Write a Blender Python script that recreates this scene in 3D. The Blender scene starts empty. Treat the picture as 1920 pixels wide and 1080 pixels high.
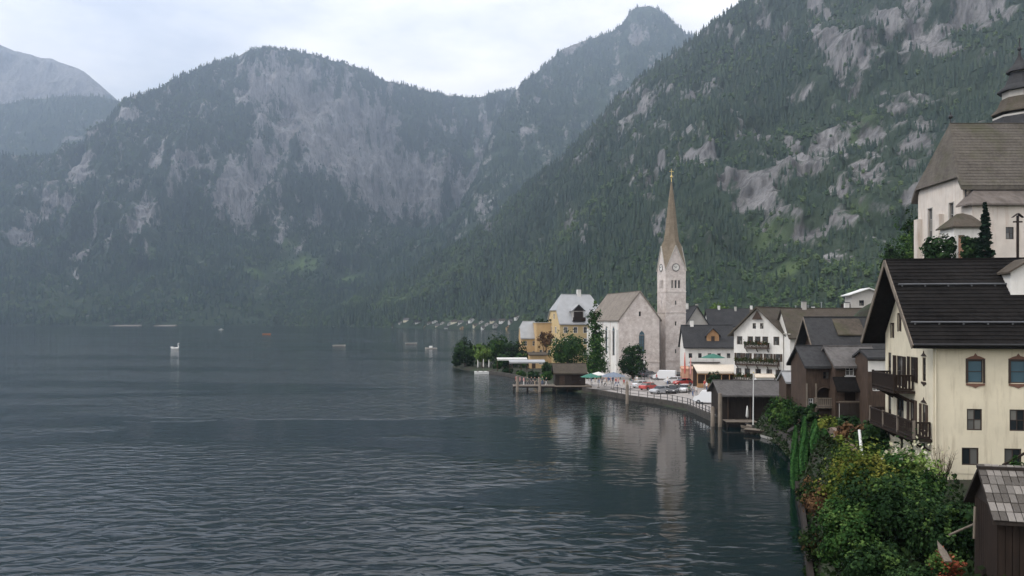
import bpy, math, random
import numpy as np
from mathutils import Vector, Matrix

SC = bpy.context.scene
COL = SC.collection
rad = math.radians
RNG = random.Random(7)
NR = np.random.default_rng(11)

# ------------------------------------------------------------------ camera
F, CX, HY, CH = 1493.0, 960.0, 600.0, 14.5      # focal (px at 1920 wide), centre, horizon row, eye height
cam_d = bpy.data.cameras.new('camera')
cam_d.lens = 28.0; cam_d.sensor_width = 36.0
cam_d.shift_y = (HY - 540.0) / 1920.0
cam_d.clip_start = 0.5; cam_d.clip_end = 40000
cam = bpy.data.objects.new('camera', cam_d); COL.objects.link(cam)
cam.location = (0, 0, CH); cam.rotation_euler = (rad(90), 0, 0)
SC.camera = cam

# ------------------------------------------------------------------ sky, sun, exposure
SUN_AZ, SUN_EL = rad(-112), rad(46)               # azimuth clockwise from +Y
W = bpy.data.worlds.new('World'); SC.world = W; W.use_nodes = True
nt = W.node_tree; nt.nodes.clear()
def wn(t, **k):
    n = nt.nodes.new(t)
    for a, b in k.items(): setattr(n, a, b)
    return n
sky = wn('ShaderNodeTexSky', sky_type='NISHITA', sun_disc=False, sun_elevation=SUN_EL, sun_rotation=SUN_AZ,
         air_density=1.0, dust_density=1.4, ozone_density=1.5, altitude=500)
tc = wn('ShaderNodeTexCoord')
mp = wn('ShaderNodeMapping'); mp.inputs['Scale'].default_value = (1.0, 1.0, 2.6); mp.inputs['Location'].default_value = (1.1, 2.9, 1.5)
ns = wn('ShaderNodeTexNoise'); ns.inputs['Scale'].default_value = 2.4; ns.inputs['Detail'].default_value = 7; ns.inputs['Roughness'].default_value = 0.56
rp = wn('ShaderNodeValToRGB'); rp.color_ramp.elements[0].position = 0.36; rp.color_ramp.elements[1].position = 0.60
rp.color_ramp.elements[0].color = (.40, .40, .40, 1); rp.color_ramp.elements[1].color = (.95, .95, .95, 1)
mx = wn('ShaderNodeMix', data_type='RGBA')
mx.inputs[7].default_value = (11.2, 10.6, 10.0, 1)
bg = wn('ShaderNodeBackground'); bg.inputs['Strength'].default_value = 0.13
out = wn('ShaderNodeOutputWorld')
L = nt.links.new
L(tc.outputs['Generated'], mp.inputs['Vector']); L(mp.outputs['Vector'], ns.inputs['Vector'])
sz = wn('ShaderNodeSeparateXYZ'); L(tc.outputs['Generated'], sz.inputs[0])
mr = wn('ShaderNodeMapRange'); mr.inputs['From Min'].default_value = -.03; mr.inputs['From Max'].default_value = .04; L(sz.outputs[2], mr.inputs['Value'])
mm = wn('ShaderNodeMath', operation='MULTIPLY'); L(rp.outputs['Color'], mm.inputs[0]); L(mr.outputs[0], mm.inputs[1])
L(ns.outputs['Fac'], rp.inputs['Fac']); L(mm.outputs[0], mx.inputs[0])
L(sky.outputs['Color'], mx.inputs[6]); L(mx.outputs[2], bg.inputs['Color']); L(bg.outputs[0], out.inputs['Surface'])

sd = bpy.data.lights.new('sun', 'SUN'); sd.energy = 1.4; sd.angle = rad(18); sd.color = (1.0, .95, .88)
sun = bpy.data.objects.new('sun', sd); COL.objects.link(sun)
sdir = Vector((math.sin(SUN_AZ) * math.cos(SUN_EL), math.cos(SUN_AZ) * math.cos(SUN_EL), math.sin(SUN_EL)))
sun.rotation_euler = sdir.to_track_quat('Z', 'Y').to_euler()
sun.location = (0, 0, 3000)

SC.view_settings.view_transform = 'Standard'; SC.view_settings.look = 'None'
SC.view_settings.exposure = 0.42; SC.view_settings.gamma = 1.0
SC.render.engine = 'CYCLES'
SC.cycles.use_denoising = True
SC.cycles.max_bounces = 6; SC.cycles.diffuse_bounces = 2; SC.cycles.glossy_bounces = 3
SC.cycles.transmission_bounces = 2; SC.cycles.volume_bounces = 1; SC.cycles.transparent_max_bounces = 6
SC.cycles.caustics_reflective = False; SC.cycles.caustics_refractive = False
SC.cycles.sample_clamp_indirect = 4.0

# ------------------------------------------------------------------ helpers: measure, noise
def at(px, py, Y):
    "world point seen at photo pixel (px, py) that stands Y metres ahead"
    return Vector(((px - CX) / F * Y, Y, CH - (py - HY) / F * Y))
def on(px, py, z):
    "world point at height z seen at photo pixel"
    return at(px, py, (CH - z) * F / (py - HY))

_perm = np.random.default_rng(5).permutation(512)
def _h(ix, iy):
    return _perm[(_perm[ix & 511] + iy) & 511]
def pn(x, y):
    "2-D gradient noise, about -1..1"
    x = np.asarray(x, float); y = np.asarray(y, float)
    ix = np.floor(x).astype(int); iy = np.floor(y).astype(int)
    fx = x - ix; fy = y - iy
    u = fx * fx * fx * (fx * (fx * 6 - 15) + 10); v = fy * fy * fy * (fy * (fy * 6 - 15) + 10)
    def g(i, j, a, b):
        t = _h(i, j) * (2 * math.pi / 512.0)
        return np.cos(t) * a + np.sin(t) * b
    n00 = g(ix, iy, fx, fy); n10 = g(ix + 1, iy, fx - 1, fy)
    n01 = g(ix, iy + 1, fx, fy - 1); n11 = g(ix + 1, iy + 1, fx - 1, fy - 1)
    return (n00 * (1 - u) + n10 * u) * (1 - v) + (n01 * (1 - u) + n11 * u) * v * 1.0
def fbm(x, y, o=5, rough=.5):
    s = 0; a = 1; t = 0
    for k in range(o):
        s = s + a * pn(x * 2 ** k + 17.3 * k, y * 2 ** k + 9.1 * k); t += a; a *= rough
    return s / t * 1.6
def ridged(x, y, o=5):
    s = 0; a = 1; t = 0
    for k in range(o):
        s = s + a * (1 - np.abs(pn(x * 2 ** k + 3.7 * k, y * 2 ** k + 5.9 * k)) * 2); t += a; a *= .5
    return s / t
def sstep(a, b, x):
    t = np.clip((x - a) / (b - a), 0, 1); return t * t * (3 - 2 * t)

# ------------------------------------------------------------------ helpers: materials
MATS = {}
class NB:
    "small node-building helper around one material"
    def __init__(s, name):
        s.m = bpy.data.materials.new(name); s.m.use_nodes = True; s.t = s.m.node_tree
        s.b = s.t.nodes['Principled BSDF']; s.o = s.t.nodes['Material Output']
        MATS[name] = s.m
    def n(s, t, ins=None, **k):
        q = s.t.nodes.new(t)
        for a, b in k.items(): setattr(q, a, b)
        for a, b in (ins or {}).items():
            if hasattr(b, 'is_linked') or isinstance(b, bpy.types.NodeSocket): s.t.links.new(b, q.inputs[a])
            else: q.inputs[a].default_value = b
        return q
    def l(s, a, b): s.t.links.new(a, b)
    def set(s, **k):
        for a, b in k.items():
            a = a.replace('_', ' ')
            if isinstance(b, bpy.types.NodeSocket): s.l(b, s.b.inputs[a])
            else: s.b.inputs[a].default_value = b
    def coord(s, kind='Object', scale=(1, 1, 1), rot=(0, 0, 0), loc=(0, 0, 0)):
        c = s.n('ShaderNodeTexCoord'); m = s.n('ShaderNodeMapping', {'Vector': c.outputs[kind], 'Scale': scale, 'Rotation': rot, 'Location': loc})
        return m.outputs[0]
    def noise(s, vec, scale, detail=4, rough=.55, dist=0.0):
        return s.n('ShaderNodeTexNoise', {'Vector': vec, 'Scale': scale, 'Detail': detail, 'Roughness': rough, 'Distortion': dist}).outputs['Fac']
    def ramp(s, fac, stops):
        r = s.n('ShaderNodeValToRGB', {'Fac': fac}); e = r.color_ramp.elements
        while len(e) < len(stops): e.new(.5)
        for q, (p, c) in zip(e, stops):
            q.position = p; q.color = (c, c, c, 1) if isinstance(c, (int, float)) else (*c, 1)
        return r.outputs[0]
    def mix(s, fac, a, b, mode='MIX'):
        q = s.n('ShaderNodeMix', data_type='RGBA', blend_type=mode)
        for i, v in ((0, fac), (6, a), (7, b)):
            if isinstance(v, bpy.types.NodeSocket): s.l(v, q.inputs[i])
            elif i == 0: q.inputs[0].default_value = v
            else: q.inputs[i].default_value = (*v, 1)
        return q.outputs[2]
    def math(s, op, a, b=0.0, c=0.0, clamp=False):
        q = s.n('ShaderNodeMath', operation=op, use_clamp=clamp)
        for i, v in enumerate((a, b, c)):
            if isinstance(v, bpy.types.NodeSocket): s.l(v, q.inputs[i])
            else: q.inputs[i].default_value = v
        return q.outputs[0]
    def bump(s, h, strength=.3, dist=.02):
        q = s.n('ShaderNodeBump', {'Height': h, 'Strength': strength, 'Distance': dist}); s.l(q.outputs[0], s.b.inputs['Normal']); return q
    def attr(s, name): return s.n('ShaderNodeAttribute', attribute_name=name)

def shade(c, k): return tuple(min(1, v * k) for v in c)

def m_plaster(name, col, dirt=(.30, .27, .22), amt=.35, rough=.9):
    b = NB(name); v = b.coord()
    n1 = b.noise(v, .55, 6, .6); n2 = b.noise(b.coord(scale=(3, 3, .35)), .9, 5, .6); n3 = b.noise(v, 14, 3)
    base = b.mix(b.ramp(n1, [(.35, 0), (.7, 1)]), shade(col, .9), shade(col, 1.06))
    streak = b.math('MULTIPLY', b.ramp(n2, [(.52, 0), (.78, 1)]), amt)
    base = b.mix(streak, base, dirt)
    b.set(Base_Color=base, Roughness=rough); b.b.inputs['Specular IOR Level'].default_value = .2
    b.bump(n3, .25, .01); return b.m
def m_roof(name, c1, c2, row=.28, wid=.22, moss=None, rough=.85):
    "weathered shingle or slate courses (object space: runs of rows by height)"
    b = NB(name); v = b.coord()
    sx = b.n('ShaderNodeSeparateXYZ', {'Vector': v})
    comb = b.n('ShaderNodeCombineXYZ', {'X': b.math('ADD', sx.outputs[0], b.math('MULTIPLY', sx.outputs[1], .37)), 'Y': sx.outputs[2]})
    br = b.n('ShaderNodeTexBrick', {'Vector': comb.outputs[0], 'Scale': 1.0, 'Mortar Size': .012, 'Brick Width': wid, 'Row Height': row * .6,
                                    'Color1': (0, 0, 0, 1), 'Color2': (1, 1, 1, 1), 'Mortar': (.3, .3, .3, 1), 'Bias': 0.0})
    n1 = b.noise(v, .5, 6, .62); n2 = b.noise(b.coord(scale=(2.5, 2.5, .4)), 1.2, 5)
    base = b.mix(b.math('MULTIPLY', br.outputs['Color'], .55), c1, c2)
    base = b.mix(b.ramp(n1, [(.35, .0), (.75, .6)]), base, shade(c2, 1.25))
    base = b.mix(b.ramp(n2, [(.5, 0), (.8, .5)]), base, shade(c1, .6))
    if moss: base = b.mix(b.ramp(b.noise(v, .35, 5, .6), [(.5, 0), (.72, .7)]), base, moss)
    base = b.mix(b.math('MULTIPLY', b.n('ShaderNodeObjectInfo').outputs['Random'], .18), base, shade(c1, .55))
    b.set(Base_Color=base, Roughness=rough); b.b.inputs['Specular IOR Level'].default_value = .08
    b.bump(b.math('ADD', br.outputs['Fac'], b.math('MULTIPLY', n1, -.5)), .5, .03); return b.m
def m_wood(name, c1, c2, scale=1.0, vertical=True):
    b = NB(name); v = b.coord(scale=(9, 9, .8) if vertical else (.8, .8, 9))
    n = b.noise(v, scale, 6, .6); w = b.noise(b.coord(), .8, 4)
    base = b.mix(b.ramp(n, [(.3, 0), (.7, 1)]), c1, c2)
    base = b.mix(b.ramp(w, [(.4, 0), (.75, .45)]), base, shade(c1, .55))
    b.set(Base_Color=base, Roughness=.75); b.b.inputs['Specular IOR Level'].default_value = .25
    b.bump(n, .35, .012); return b.m
def m_plain(name, col, rough=.6, metal=0.0, var=.12, spec=.4, scale=3.0):
    b = NB(name); n = b.noise(b.coord(), scale, 5)
    b.set(Base_Color=b.mix(b.ramp(n, [(.3, 0), (.7, 1)]), shade(col, 1 - var), shade(col, 1 + var)), Roughness=rough, Metallic=metal)
    b.b.inputs['Specular IOR Level'].default_value = spec; return b.m
def m_leaf(name, c1, c2, c3=None, transl=.12):
    b = NB(name); a = b.attr('tint').outputs['Fac']
    stops = [(0, c1), (.6, c2), (1, c3 or shade(c2, 1.35))]
    b.set(Base_Color=b.ramp(a, stops), Roughness=.8); b.b.inputs['Specular IOR Level'].default_value = .07
    tr = b.n('ShaderNodeBsdfTranslucent', {'Color': b.ramp(a, stops)})
    ms = b.n('ShaderNodeMixShader', {0: transl}); b.l(b.b.outputs[0], ms.inputs[1]); b.l(tr.outputs[0], ms.inputs[2]); b.l(ms.outputs[0], b.o.inputs[0])
    return b.m

# ------------------------------------------------------------------ helpers: objects
def tag(o, label=None, cat=None, group=None, kind=None):
    if label: o['label'] = label
    if cat: o['category'] = cat
    if group: o['group'] = group
    if kind: o['kind'] = kind
    return o
def thing(name, label, cat, loc=(0, 0, 0), rz=0.0, group=None):
    o = bpy.data.objects.new(name, None); COL.objects.link(o)
    o.location = loc; o.rotation_euler = (0, 0, rz); o.empty_display_size = .3
    return tag(o, label, cat, group)
def link(name, me, parent=None, mat=None):
    o = bpy.data.objects.new(name, me); COL.objects.link(o)
    if parent is not None: o.parent = parent
    if mat is not None and not me.materials: me.materials.append(mat)
    return o
def np_mesh(name, verts, faces, smooth=False):
    "verts (N,3), faces (M,k) arrays"
    me = bpy.data.meshes.new(name)
    verts = np.asarray(verts, np.float32); faces = np.asarray(faces, np.int32)
    me.vertices.add(len(verts)); me.vertices.foreach_set('co', verts.ravel())
    k = faces.shape[1]
    me.loops.add(faces.size); me.loops.foreach_set('vertex_index', faces.ravel())
    me.polygons.add(len(faces)); me.polygons.foreach_set('loop_start', np.arange(0, faces.size, k, dtype=np.int32))
    if smooth: me.polygons.foreach_set('use_smooth', np.ones(len(faces), bool))
    me.update(calc_edges=True); me.validate(); return me
def fattr(me, name, vals, dom='POINT'):
    a = me.attributes.new(name, 'FLOAT', dom); a.data.foreach_set('value', np.asarray(vals, np.float32).ravel())

# ------------------------------------------------------------------ mountains
def m_mountain(name, rock1, rock2, floor1, floor2, grass, scale=1.0):
    b = NB(name); g = b.coord('Object')
    r = b.attr('rock').outputs['Fac']; gr = b.attr('grass').outputs['Fac']
    n1 = b.noise(b.coord('Object', scale=(1, 1, .28)), .014 * scale, 8, .62); n2 = b.noise(b.coord('Object', scale=(1.5, 1.5, .2)), .05 * scale, 6, .65)
    n3 = b.noise(g, .02 * scale, 8, .7)
    rock = b.mix(b.ramp(n1, [(.32, 0), (.66, 1)]), rock1, rock2)
    rock = b.mix(b.ramp(n2, [(.5, 0), (.62, .75)]), rock, shade(rock1, .45))
    n5 = b.noise(b.coord('Object', scale=(1.2, 1.2, .28)), .14 * scale, 6, .7)
    rock = b.mix(b.ramp(n5, [(.45, 0), (.62, .7)]), rock, shade(rock1, .6))
    soil = b.mix(b.ramp(n3, [(.35, 0), (.65, 1)]), floor1, floor2)
    soil = b.mix(b.math('MULTIPLY', gr, b.ramp(n2, [(.3, .4), (.6, 1)])), soil, grass)
    n4 = b.noise(b.coord('Object', scale=(1, 1, .35)), .035 * scale, 7, .68)
    e = b.math('ADD', r, b.math('MULTIPLY', b.math('SUBTRACT', n4, .5), 2.3))
    f = b.ramp(e, [(.44, 0), (.66, 1)])
    b.set(Base_Color=b.mix(f, soil, rock), Roughness=.95); b.b.inputs['Specular IOR Level'].default_value = .1
    b.bump(b.math('ADD', n2, n1), .7, 12 / scale); return b.m

def loft(curves, px0, px1, nx, nts):
    "surface through pixel/depth curves; returns positions (nt, nx, 3) and px, py grids"
    px = np.linspace(px0, px1, nx)
    rows = []
    for c in curves:
        c = np.array(c, float)
        rows.append((np.interp(px, c[:, 0], c[:, 1]), np.interp(px, c[:, 0], c[:, 2])))
    Ys, Zs = [], []
    for k in range(len(rows) - 1):
        n = nts[k]; last = k == len(rows) - 2
        for t in np.linspace(0, 1, n, endpoint=last):
            Ya, Yb = rows[k][1], rows[k + 1][1]
            Y = Ya + (Yb - Ya) * t
            za = CH - (rows[k][0] - HY) / F * Ya; zb = CH - (rows[k + 1][0] - HY) / F * Yb
            Ys.append(Y); Zs.append(za + (zb - za) * t)
    Y = np.array(Ys); Z = np.array(Zs); X = (px[None] - CX) / F * Y
    # relax the creases between the curves
    for _ in range(6):
        Z[1:-1] = (Z[:-2] + 2 * Z[1:-1] + Z[2:]) / 4
    return X, Y, Z

def proj(X, Y, Z): return CX + X / Y * F, HY - (Z - CH) / Y * F
def patch(px, py, L):
    m = np.zeros_like(px) - 1
    for (cx, cy, rx, ry, rot, s) in L:
        a = rad(rot); dx = px - cx; dy = py - cy
        u = (dx * math.cos(a) + dy * math.sin(a)) / rx; v = (-dx * math.sin(a) + dy * math.cos(a)) / ry
        m = np.maximum(m, s - np.sqrt(u * u + v * v))
    return m

def mountain(name, curves, px0, px1, nx, nts, rocks, grasses, mat, amp, wl, ridge_row, rockbase=-.3):
    X, Y, Z = loft(curves, px0, px1, nx, nts)
    # gullies and ribs, running up the slope; faded out at the foot
    foot = sstep(0, .18, np.linspace(0, 1, X.shape[0]))[:, None]
    d = (ridged(X / wl, Y / wl * .6 + Z / wl * .25, 5) - .55) * amp
    d2 = fbm(X / wl * 3.1 + 40, Z / wl * 2.2 + Y / wl, 5, .6) * amp * .45
    rr = ridge_row
    damp = np.ones(X.shape[0]); damp[max(0, rr - 6):rr + 7] = .35
    d3 = (np.abs(fbm(X / wl * 4.5 + 13, (Z + Y * .4) / wl * .5, 3)) - .3) * amp * -.5
    disp = (d + d2 + d3) * foot * damp[:, None]
    Yd = Y - disp * 1.2; Zd = Z + disp * .55
    jag = fbm(X / wl * 6, Y * 0 + 3.3, 4, .6) * amp * .10
    Zd = Zd + jag * foot
    px, py = proj(X, Y, Z)
    nz = fbm(X / wl * 6.5 + 11, Z / wl * 2.4 + Y / wl * .8 + 5, 6, .66)
    nb = fbm(X / wl * 1.6 + 71, Z / wl * 1.1 + 35, 4, .55)
    st = fbm(X / wl * 11 + 3, (Z * .9 + Y * .25) / wl * 1.1 + 8, 4, .6)
    wx = fbm(X / wl * 2.3 + 5, Z / wl * 2.0 + 9, 4) * 34; wy = fbm(X / wl * 2.3 + 55, Z / wl * 2.0 + 29, 4) * 26
    pm = patch(px + wx, py + wy, rocks)
    rock = np.clip(.5 + 1.1 * (np.maximum(pm, rockbase - .38 * sstep(420, 540, py)) * .9 + nz * .62 + st * .55 + nb * .3 - .05), 0, .82)
    grass = sstep(-.15, .35, patch(px, py, grasses) + nz * .4) if grasses else rock * 0
    grass = grass * (1 - rock)
    nt_, nx_ = X.shape
    V = np.stack([X, Yd, Zd], -1).reshape(-1, 3)
    i = np.arange(nt_ * nx_).reshape(nt_, nx_)
    Fq = np.stack([i[:-1, :-1], i[:-1, 1:], i[1:, 1:], i[1:, :-1]], -1).reshape(-1, 4)
    me = np_mesh(name, V, Fq, True)
    fattr(me, 'rock', rock); fattr(me, 'grass', grass)
    o = link(name, me, None, mat); tag(o, kind='structure')
    return o, V.reshape(nt_, nx_, 3), rock, grass, Fq

def forest_points(V, rock, grass, density, rows, smin, smax, vis_px=(-60, 1980)):
    "random tree feet on the mountain sheet, fewer on rock and meadow"
    P = V[:rows]; R = rock[:rows]; G = grass[:rows]
    a, b, c, d = P[:-1, :-1], P[:-1, 1:], P[1:, 1:], P[1:, :-1]
    nrm = np.cross(c - a, d - b); area = np.linalg.norm(nrm[..., :2] * .5 + 0, axis=-1) * .0 + np.linalg.norm(nrm, axis=-1) * .5
    Rm = (R[:-1, :-1] + R[1:, 1:]) * .5; Gm = (G[:-1, :-1] + G[1:, 1:]) * .5
    pxm = CX + a[..., 0] / a[..., 1] * F; pym = HY - (a[..., 2] - CH) / a[..., 1] * F
    vis = (pxm > vis_px[0]) & (pxm < vis_px[1]) & (pym > -40)
    lam = area * density * np.clip(1150 / a[..., 1], 1, 2.6) * np.clip(1.25 - Rm * 1.5, .03, 1) * np.clip(1 - Gm * .75, 0.1, 1) * vis
    lam = lam * np.clip(.75 + 1.1 * fbm(a[..., 0] / 130 + 3, a[..., 2] / 90 + a[..., 1] / 200, 4), .12, 1.5)
    n = NR.poisson(lam)
    ii, jj = np.nonzero(n); rep = n[ii, jj]
    ii = np.repeat(ii, rep); jj = np.repeat(jj, rep)
    u = NR.random(len(ii))[:, None]; v = NR.random(len(ii))[:, None]
    pts = (a[ii, jj] * (1 - u) + b[ii, jj] * u) * (1 - v) + (d[ii, jj] * (1 - u) + c[ii, jj] * u) * v
    s = smin + (smax - smin) * NR.random(len(ii)) ** 1.3
    s *= (1 - .4 * Rm[ii, jj]) * np.clip(pts[:, 1] / 1150, .48, 1)
    return pts, s, Gm[ii, jj]

def forest(name, label, pts, scale, broad, mat_c, mat_b):
    "a far-off wood: one object, small conifers and round crowns instanced on its points"
    me = bpy.data.meshes.new(name); me.vertices.add(len(pts)); me.vertices.foreach_set('co', np.asarray(pts, np.float32).ravel())
    fattr(me, 'size', scale); fattr(me, 'broad', broad); fattr(me, 'turn', NR.random(len(pts)) * 6.28)
    o = link(name, me); tag(o, label, 'forest', kind='stuff')
    g = bpy.data.node_groups.new(name + '_nodes', 'GeometryNodeTree')
    g.interface.new_socket('Geometry', in_out='INPUT', socket_type='NodeSocketGeometry')
    g.interface.new_socket('Geometry', in_out='OUTPUT', socket_type='NodeSocketGeometry')
    N = lambda t, **k: [setattr(q := g.nodes.new(t), a, b) for a, b in k.items()] and q if k else g.nodes.new(t)
    lk = g.links.new
    gi = N('NodeGroupInput'); go = N('NodeGroupOutput')
    def named(n):
        q = g.nodes.new('GeometryNodeInputNamedAttribute'); q.data_type = 'FLOAT'; q.inputs['Name'].default_value = n; return q.outputs[0]
    jc = g.nodes.new('GeometryNodeJoinGeometry')
    for (r, h, z) in ((.19, .5, .04), (.15, .45, .27), (.10, .42, .58)):
        c = g.nodes.new('GeometryNodeMeshCone'); c.fill_type = 'NONE'
        c.inputs['Vertices'].default_value = 6; c.inputs['Radius Top'].default_value = 0; c.inputs['Radius Bottom'].default_value = r; c.inputs['Depth'].default_value = h
        t = g.nodes.new('GeometryNodeTransform'); t.inputs['Translation'].default_value = (r * .1, -r * .08, z)
        lk(c.outputs['Mesh'], t.inputs['Geometry']); lk(t.outputs[0], jc.inputs[0])
    sm = g.nodes.new('GeometryNodeSetMaterial'); sm.inputs['Material'].default_value = mat_c; lk(jc.outputs[0], sm.inputs['Geometry'])
    jb = g.nodes.new('GeometryNodeJoinGeometry')
    for (r, x, y, z) in ((.2, 0, 0, .5), (.15, .16, .06, .36), (.14, -.15, .1, .40), (.13, .03, -.16, .6), (.12, -.1, -.12, .33), (.12, .12, .14, .6), (.1, -.08, .04, .72)):
        c = g.nodes.new('GeometryNodeMeshIcoSphere'); c.inputs['Radius'].default_value = r; c.inputs['Subdivisions'].default_value = 1
        t = g.nodes.new('GeometryNodeTransform'); t.inputs['Translation'].default_value = (x, y, z); t.inputs['Rotation'].default_value = (x * 9, y * 7, z * 5); t.inputs['Scale'].default_value = (1, .85, 1.15)
        lk(c.outputs['Mesh'], t.inputs['Geometry']); lk(t.outputs[0], jb.inputs[0])
    sb = g.nodes.new('GeometryNodeSetMaterial'); sb.inputs['Material'].default_value = mat_b; lk(jb.outputs[0], sb.inputs['Geometry'])
    join = g.nodes.new('GeometryNodeJoinGeometry')
    rotv = g.nodes.new('ShaderNodeCombineXYZ'); lk(named('turn'), rotv.inputs[2])
    for geo, op in ((sm, 'LESS_THAN'), (sb, 'GREATER_EQUAL')):
        mp_ = g.nodes.new('GeometryNodeMeshToPoints'); lk(gi.outputs[0], mp_.inputs['Mesh'])
        cm = g.nodes.new('FunctionNodeCompare'); cm.data_type = 'FLOAT'; cm.operation = op; lk(named('broad'), cm.inputs[0]); cm.inputs[1].default_value = .5
        ip = g.nodes.new('GeometryNodeInstanceOnPoints')
        lk(mp_.outputs[0], ip.inputs['Points']); lk(cm.outputs[0], ip.inputs['Selection']); lk(geo.outputs[0], ip.inputs['Instance'])
        lk(rotv.outputs[0], ip.inputs['Rotation'])
        lk(named('size'), ip.inputs['Scale']); lk(ip.outputs[0], join.inputs[0])
    lk(join.outputs[0], go.inputs[0])
    md = o.modifiers.new('trees', 'NODES'); md.node_group = g
    return o

def m_fartree(name, c1, c2, c3):
    b = NB(name); oi = b.n('ShaderNodeObjectInfo')
    v = b.n('ShaderNodeMapping', {'Vector': oi.outputs['Location'], 'Scale': (.004, .004, .006)}).outputs[0]
    big = b.noise(v, 1.0, 4, .6)
    f = b.math('ADD', b.math('MULTIPLY', oi.outputs['Random'], .45), b.math('MULTIPLY', big, .9))
    b.set(Base_Color=b.ramp(f, [(.3, c1), (.62, c2), (.95, c3)]), Roughness=.9); b.b.inputs['Specular IOR Level'].default_value = .1
    return b.m
M_CON = m_fartree('slope_conifer', (.020, .036, .030), (.038, .060, .046), (.068, .094, .060))  # near-slope tree greens paled and greyed, haze put into the colour
M_CON2 = m_fartree('far_conifer', (.010, .022, .018), (.018, .038, .028), (.034, .062, .034))  # far-slope tree greens painted darker to offset the even haze
M_BRO2 = m_fartree('far_broadleaf_dark', (.020, .044, .026), (.038, .076, .034), (.09, .125, .05))
M_BRO = m_fartree('far_broadleaf', (.036, .064, .036), (.062, .100, .048), (.105, .145, .062))

M_MTN = m_mountain('mountain_rock_and_soil', (.16, .152, .152), (.37, .355, .35), (.022, .040, .026), (.045, .065, .036), (.10, .15, .055))
M_SLOPE = m_mountain('slope_rock_and_soil', (.13, .126, .126), (.30, .288, .284), (.024, .040, .028), (.046, .064, .040), (.10, .14, .06))
M_MTNFAR = m_mountain('far_mountain_rock', (.17, .165, .165), (.32, .31, .305), (.030, .045, .032), (.05, .065, .04), (.10, .14, .06), .5)

# near slope behind the village
D_base = [(480, 611.5, 1990), (560, 611.3, 1900), (640, 613, 1650), (700, 614, 1540), (800, 615, 1400), (900, 617, 1230), (1000, 618, 1060), (1100, 616, 800), (1200, 612, 600), (1300, 606, 470), (1500, 602, 430), (1700, 596, 400), (1900, 560, 330), (2300, 540, 300)]
D_low = [(480, 606, 2010), (560, 603, 1960), (640, 594, 1780), (700, 586, 1680), (800, 565, 1560), (900, 545, 1420), (1000, 515, 1240), (1100, 490, 1000), (1200, 470, 820), (1300, 455, 700), (1500, 435, 640), (1700, 410, 600), (1900, 380, 540), (2300, 330, 500)]
D_mid = [(480, 602, 2020), (560, 600, 2000), (640, 585, 1860), (700, 568, 1790), (800, 530, 1710), (900, 480, 1590), (1000, 425, 1440), (1100, 360, 1280), (1200, 310, 1120), (1300, 270, 1010), (1500, 220, 930), (1700, 165, 880), (1900, 90, 830), (2300, 0, 800)]
D_top = [(480, 604, 2030), (560, 598, 2040), (600, 594, 2020), (680, 566, 1980), (750, 531, 1950), (830, 481, 1910), (900, 431, 1860), (970, 371, 1800), (1050, 297, 1700), (1115, 228, 1640), (1156, 184, 1600), (1215, 134, 1560), (1250, 112, 1540), (1310, 74, 1500), (1360, 38, 1470), (1411, 0, 1440), (1500, -80, 1400), (1700, -250, 1360), (2000, -420, 1300), (2300, -500, 1300)]
D_back = [(p, q + 160 if p < 1000 else q + 120, y + 500) for p, q, y in D_top]
D_rocks = [(1660, 90, 320, 150, 0, .36), (1500, 330, 220, 120, 0, .22), (1292, 190, 62, 16, -12, .62), (1190, 222, 42, 11, -20, .5), (1417, 262, 52, 30, -15, .65), (1411, 372, 62, 44, -10, .75), (1310, 306, 62, 15, -5, .7), (1239, 316, 18, 16, 0, .5),
           (1494, 350, 34, 26, 10, .65), (1545, 438, 66, 13, -5, .7), (1524, 285, 34, 20, 30, .6), (1545, 110, 50, 110, -12, .62), (1505, 182, 66, 30, -20, .6), (1737, 92, 66, 42, 15, .68),
           (1690, 208, 68, 18, -5, .68), (1597, 195, 26, 90, -8, .55), (1678, 385, 18, 14, 0, .6), (1423, 140, 30, 46, 0, .5), (1700, 28, 80, 30, 10, .6), (1830, 40, 90, 40, 0, .6), (1480, 470, 26, 14, 0, .4),
           (1640, 40, 40, 70, 10, .5), (1575, 490, 60, 24, 0, .4), (1350, 345, 20, 40, 10, .5), (1130, 275, 20, 10, -40, .4), (1010, 180, 20, 10, -40, .3), (1590, 330, 40, 16, 0, .5)]
D_grass = [(1440, 440, 60, 34, 0, .7), (1480, 500, 60, 24, 0, .6), (1600, 270, 40, 40, 0, .6), (640, 578, 60, 7, -8, .8), (740, 566, 60, 10, -25, .7), (840, 520, 60, 10, -32, .6), (1590, 420, 40, 40, 0, .5), (860, 598, 40, 6, 0, .7), (910, 470, 50, 9, -35, .5)]
nD = (4, 46, 90, 110, 14)
D_skirt = [(p, q + 60, y - 40) for p, q, y in D_base]
oD, VD, rD, gD, _ = mountain('mountain_slope', [D_skirt, D_base, D_low, D_mid, D_top, D_back], 480, 2300, 520, nD, D_rocks, D_grass, M_SLOPE, 62, 230, sum(nD[:4]), -.16)

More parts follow.
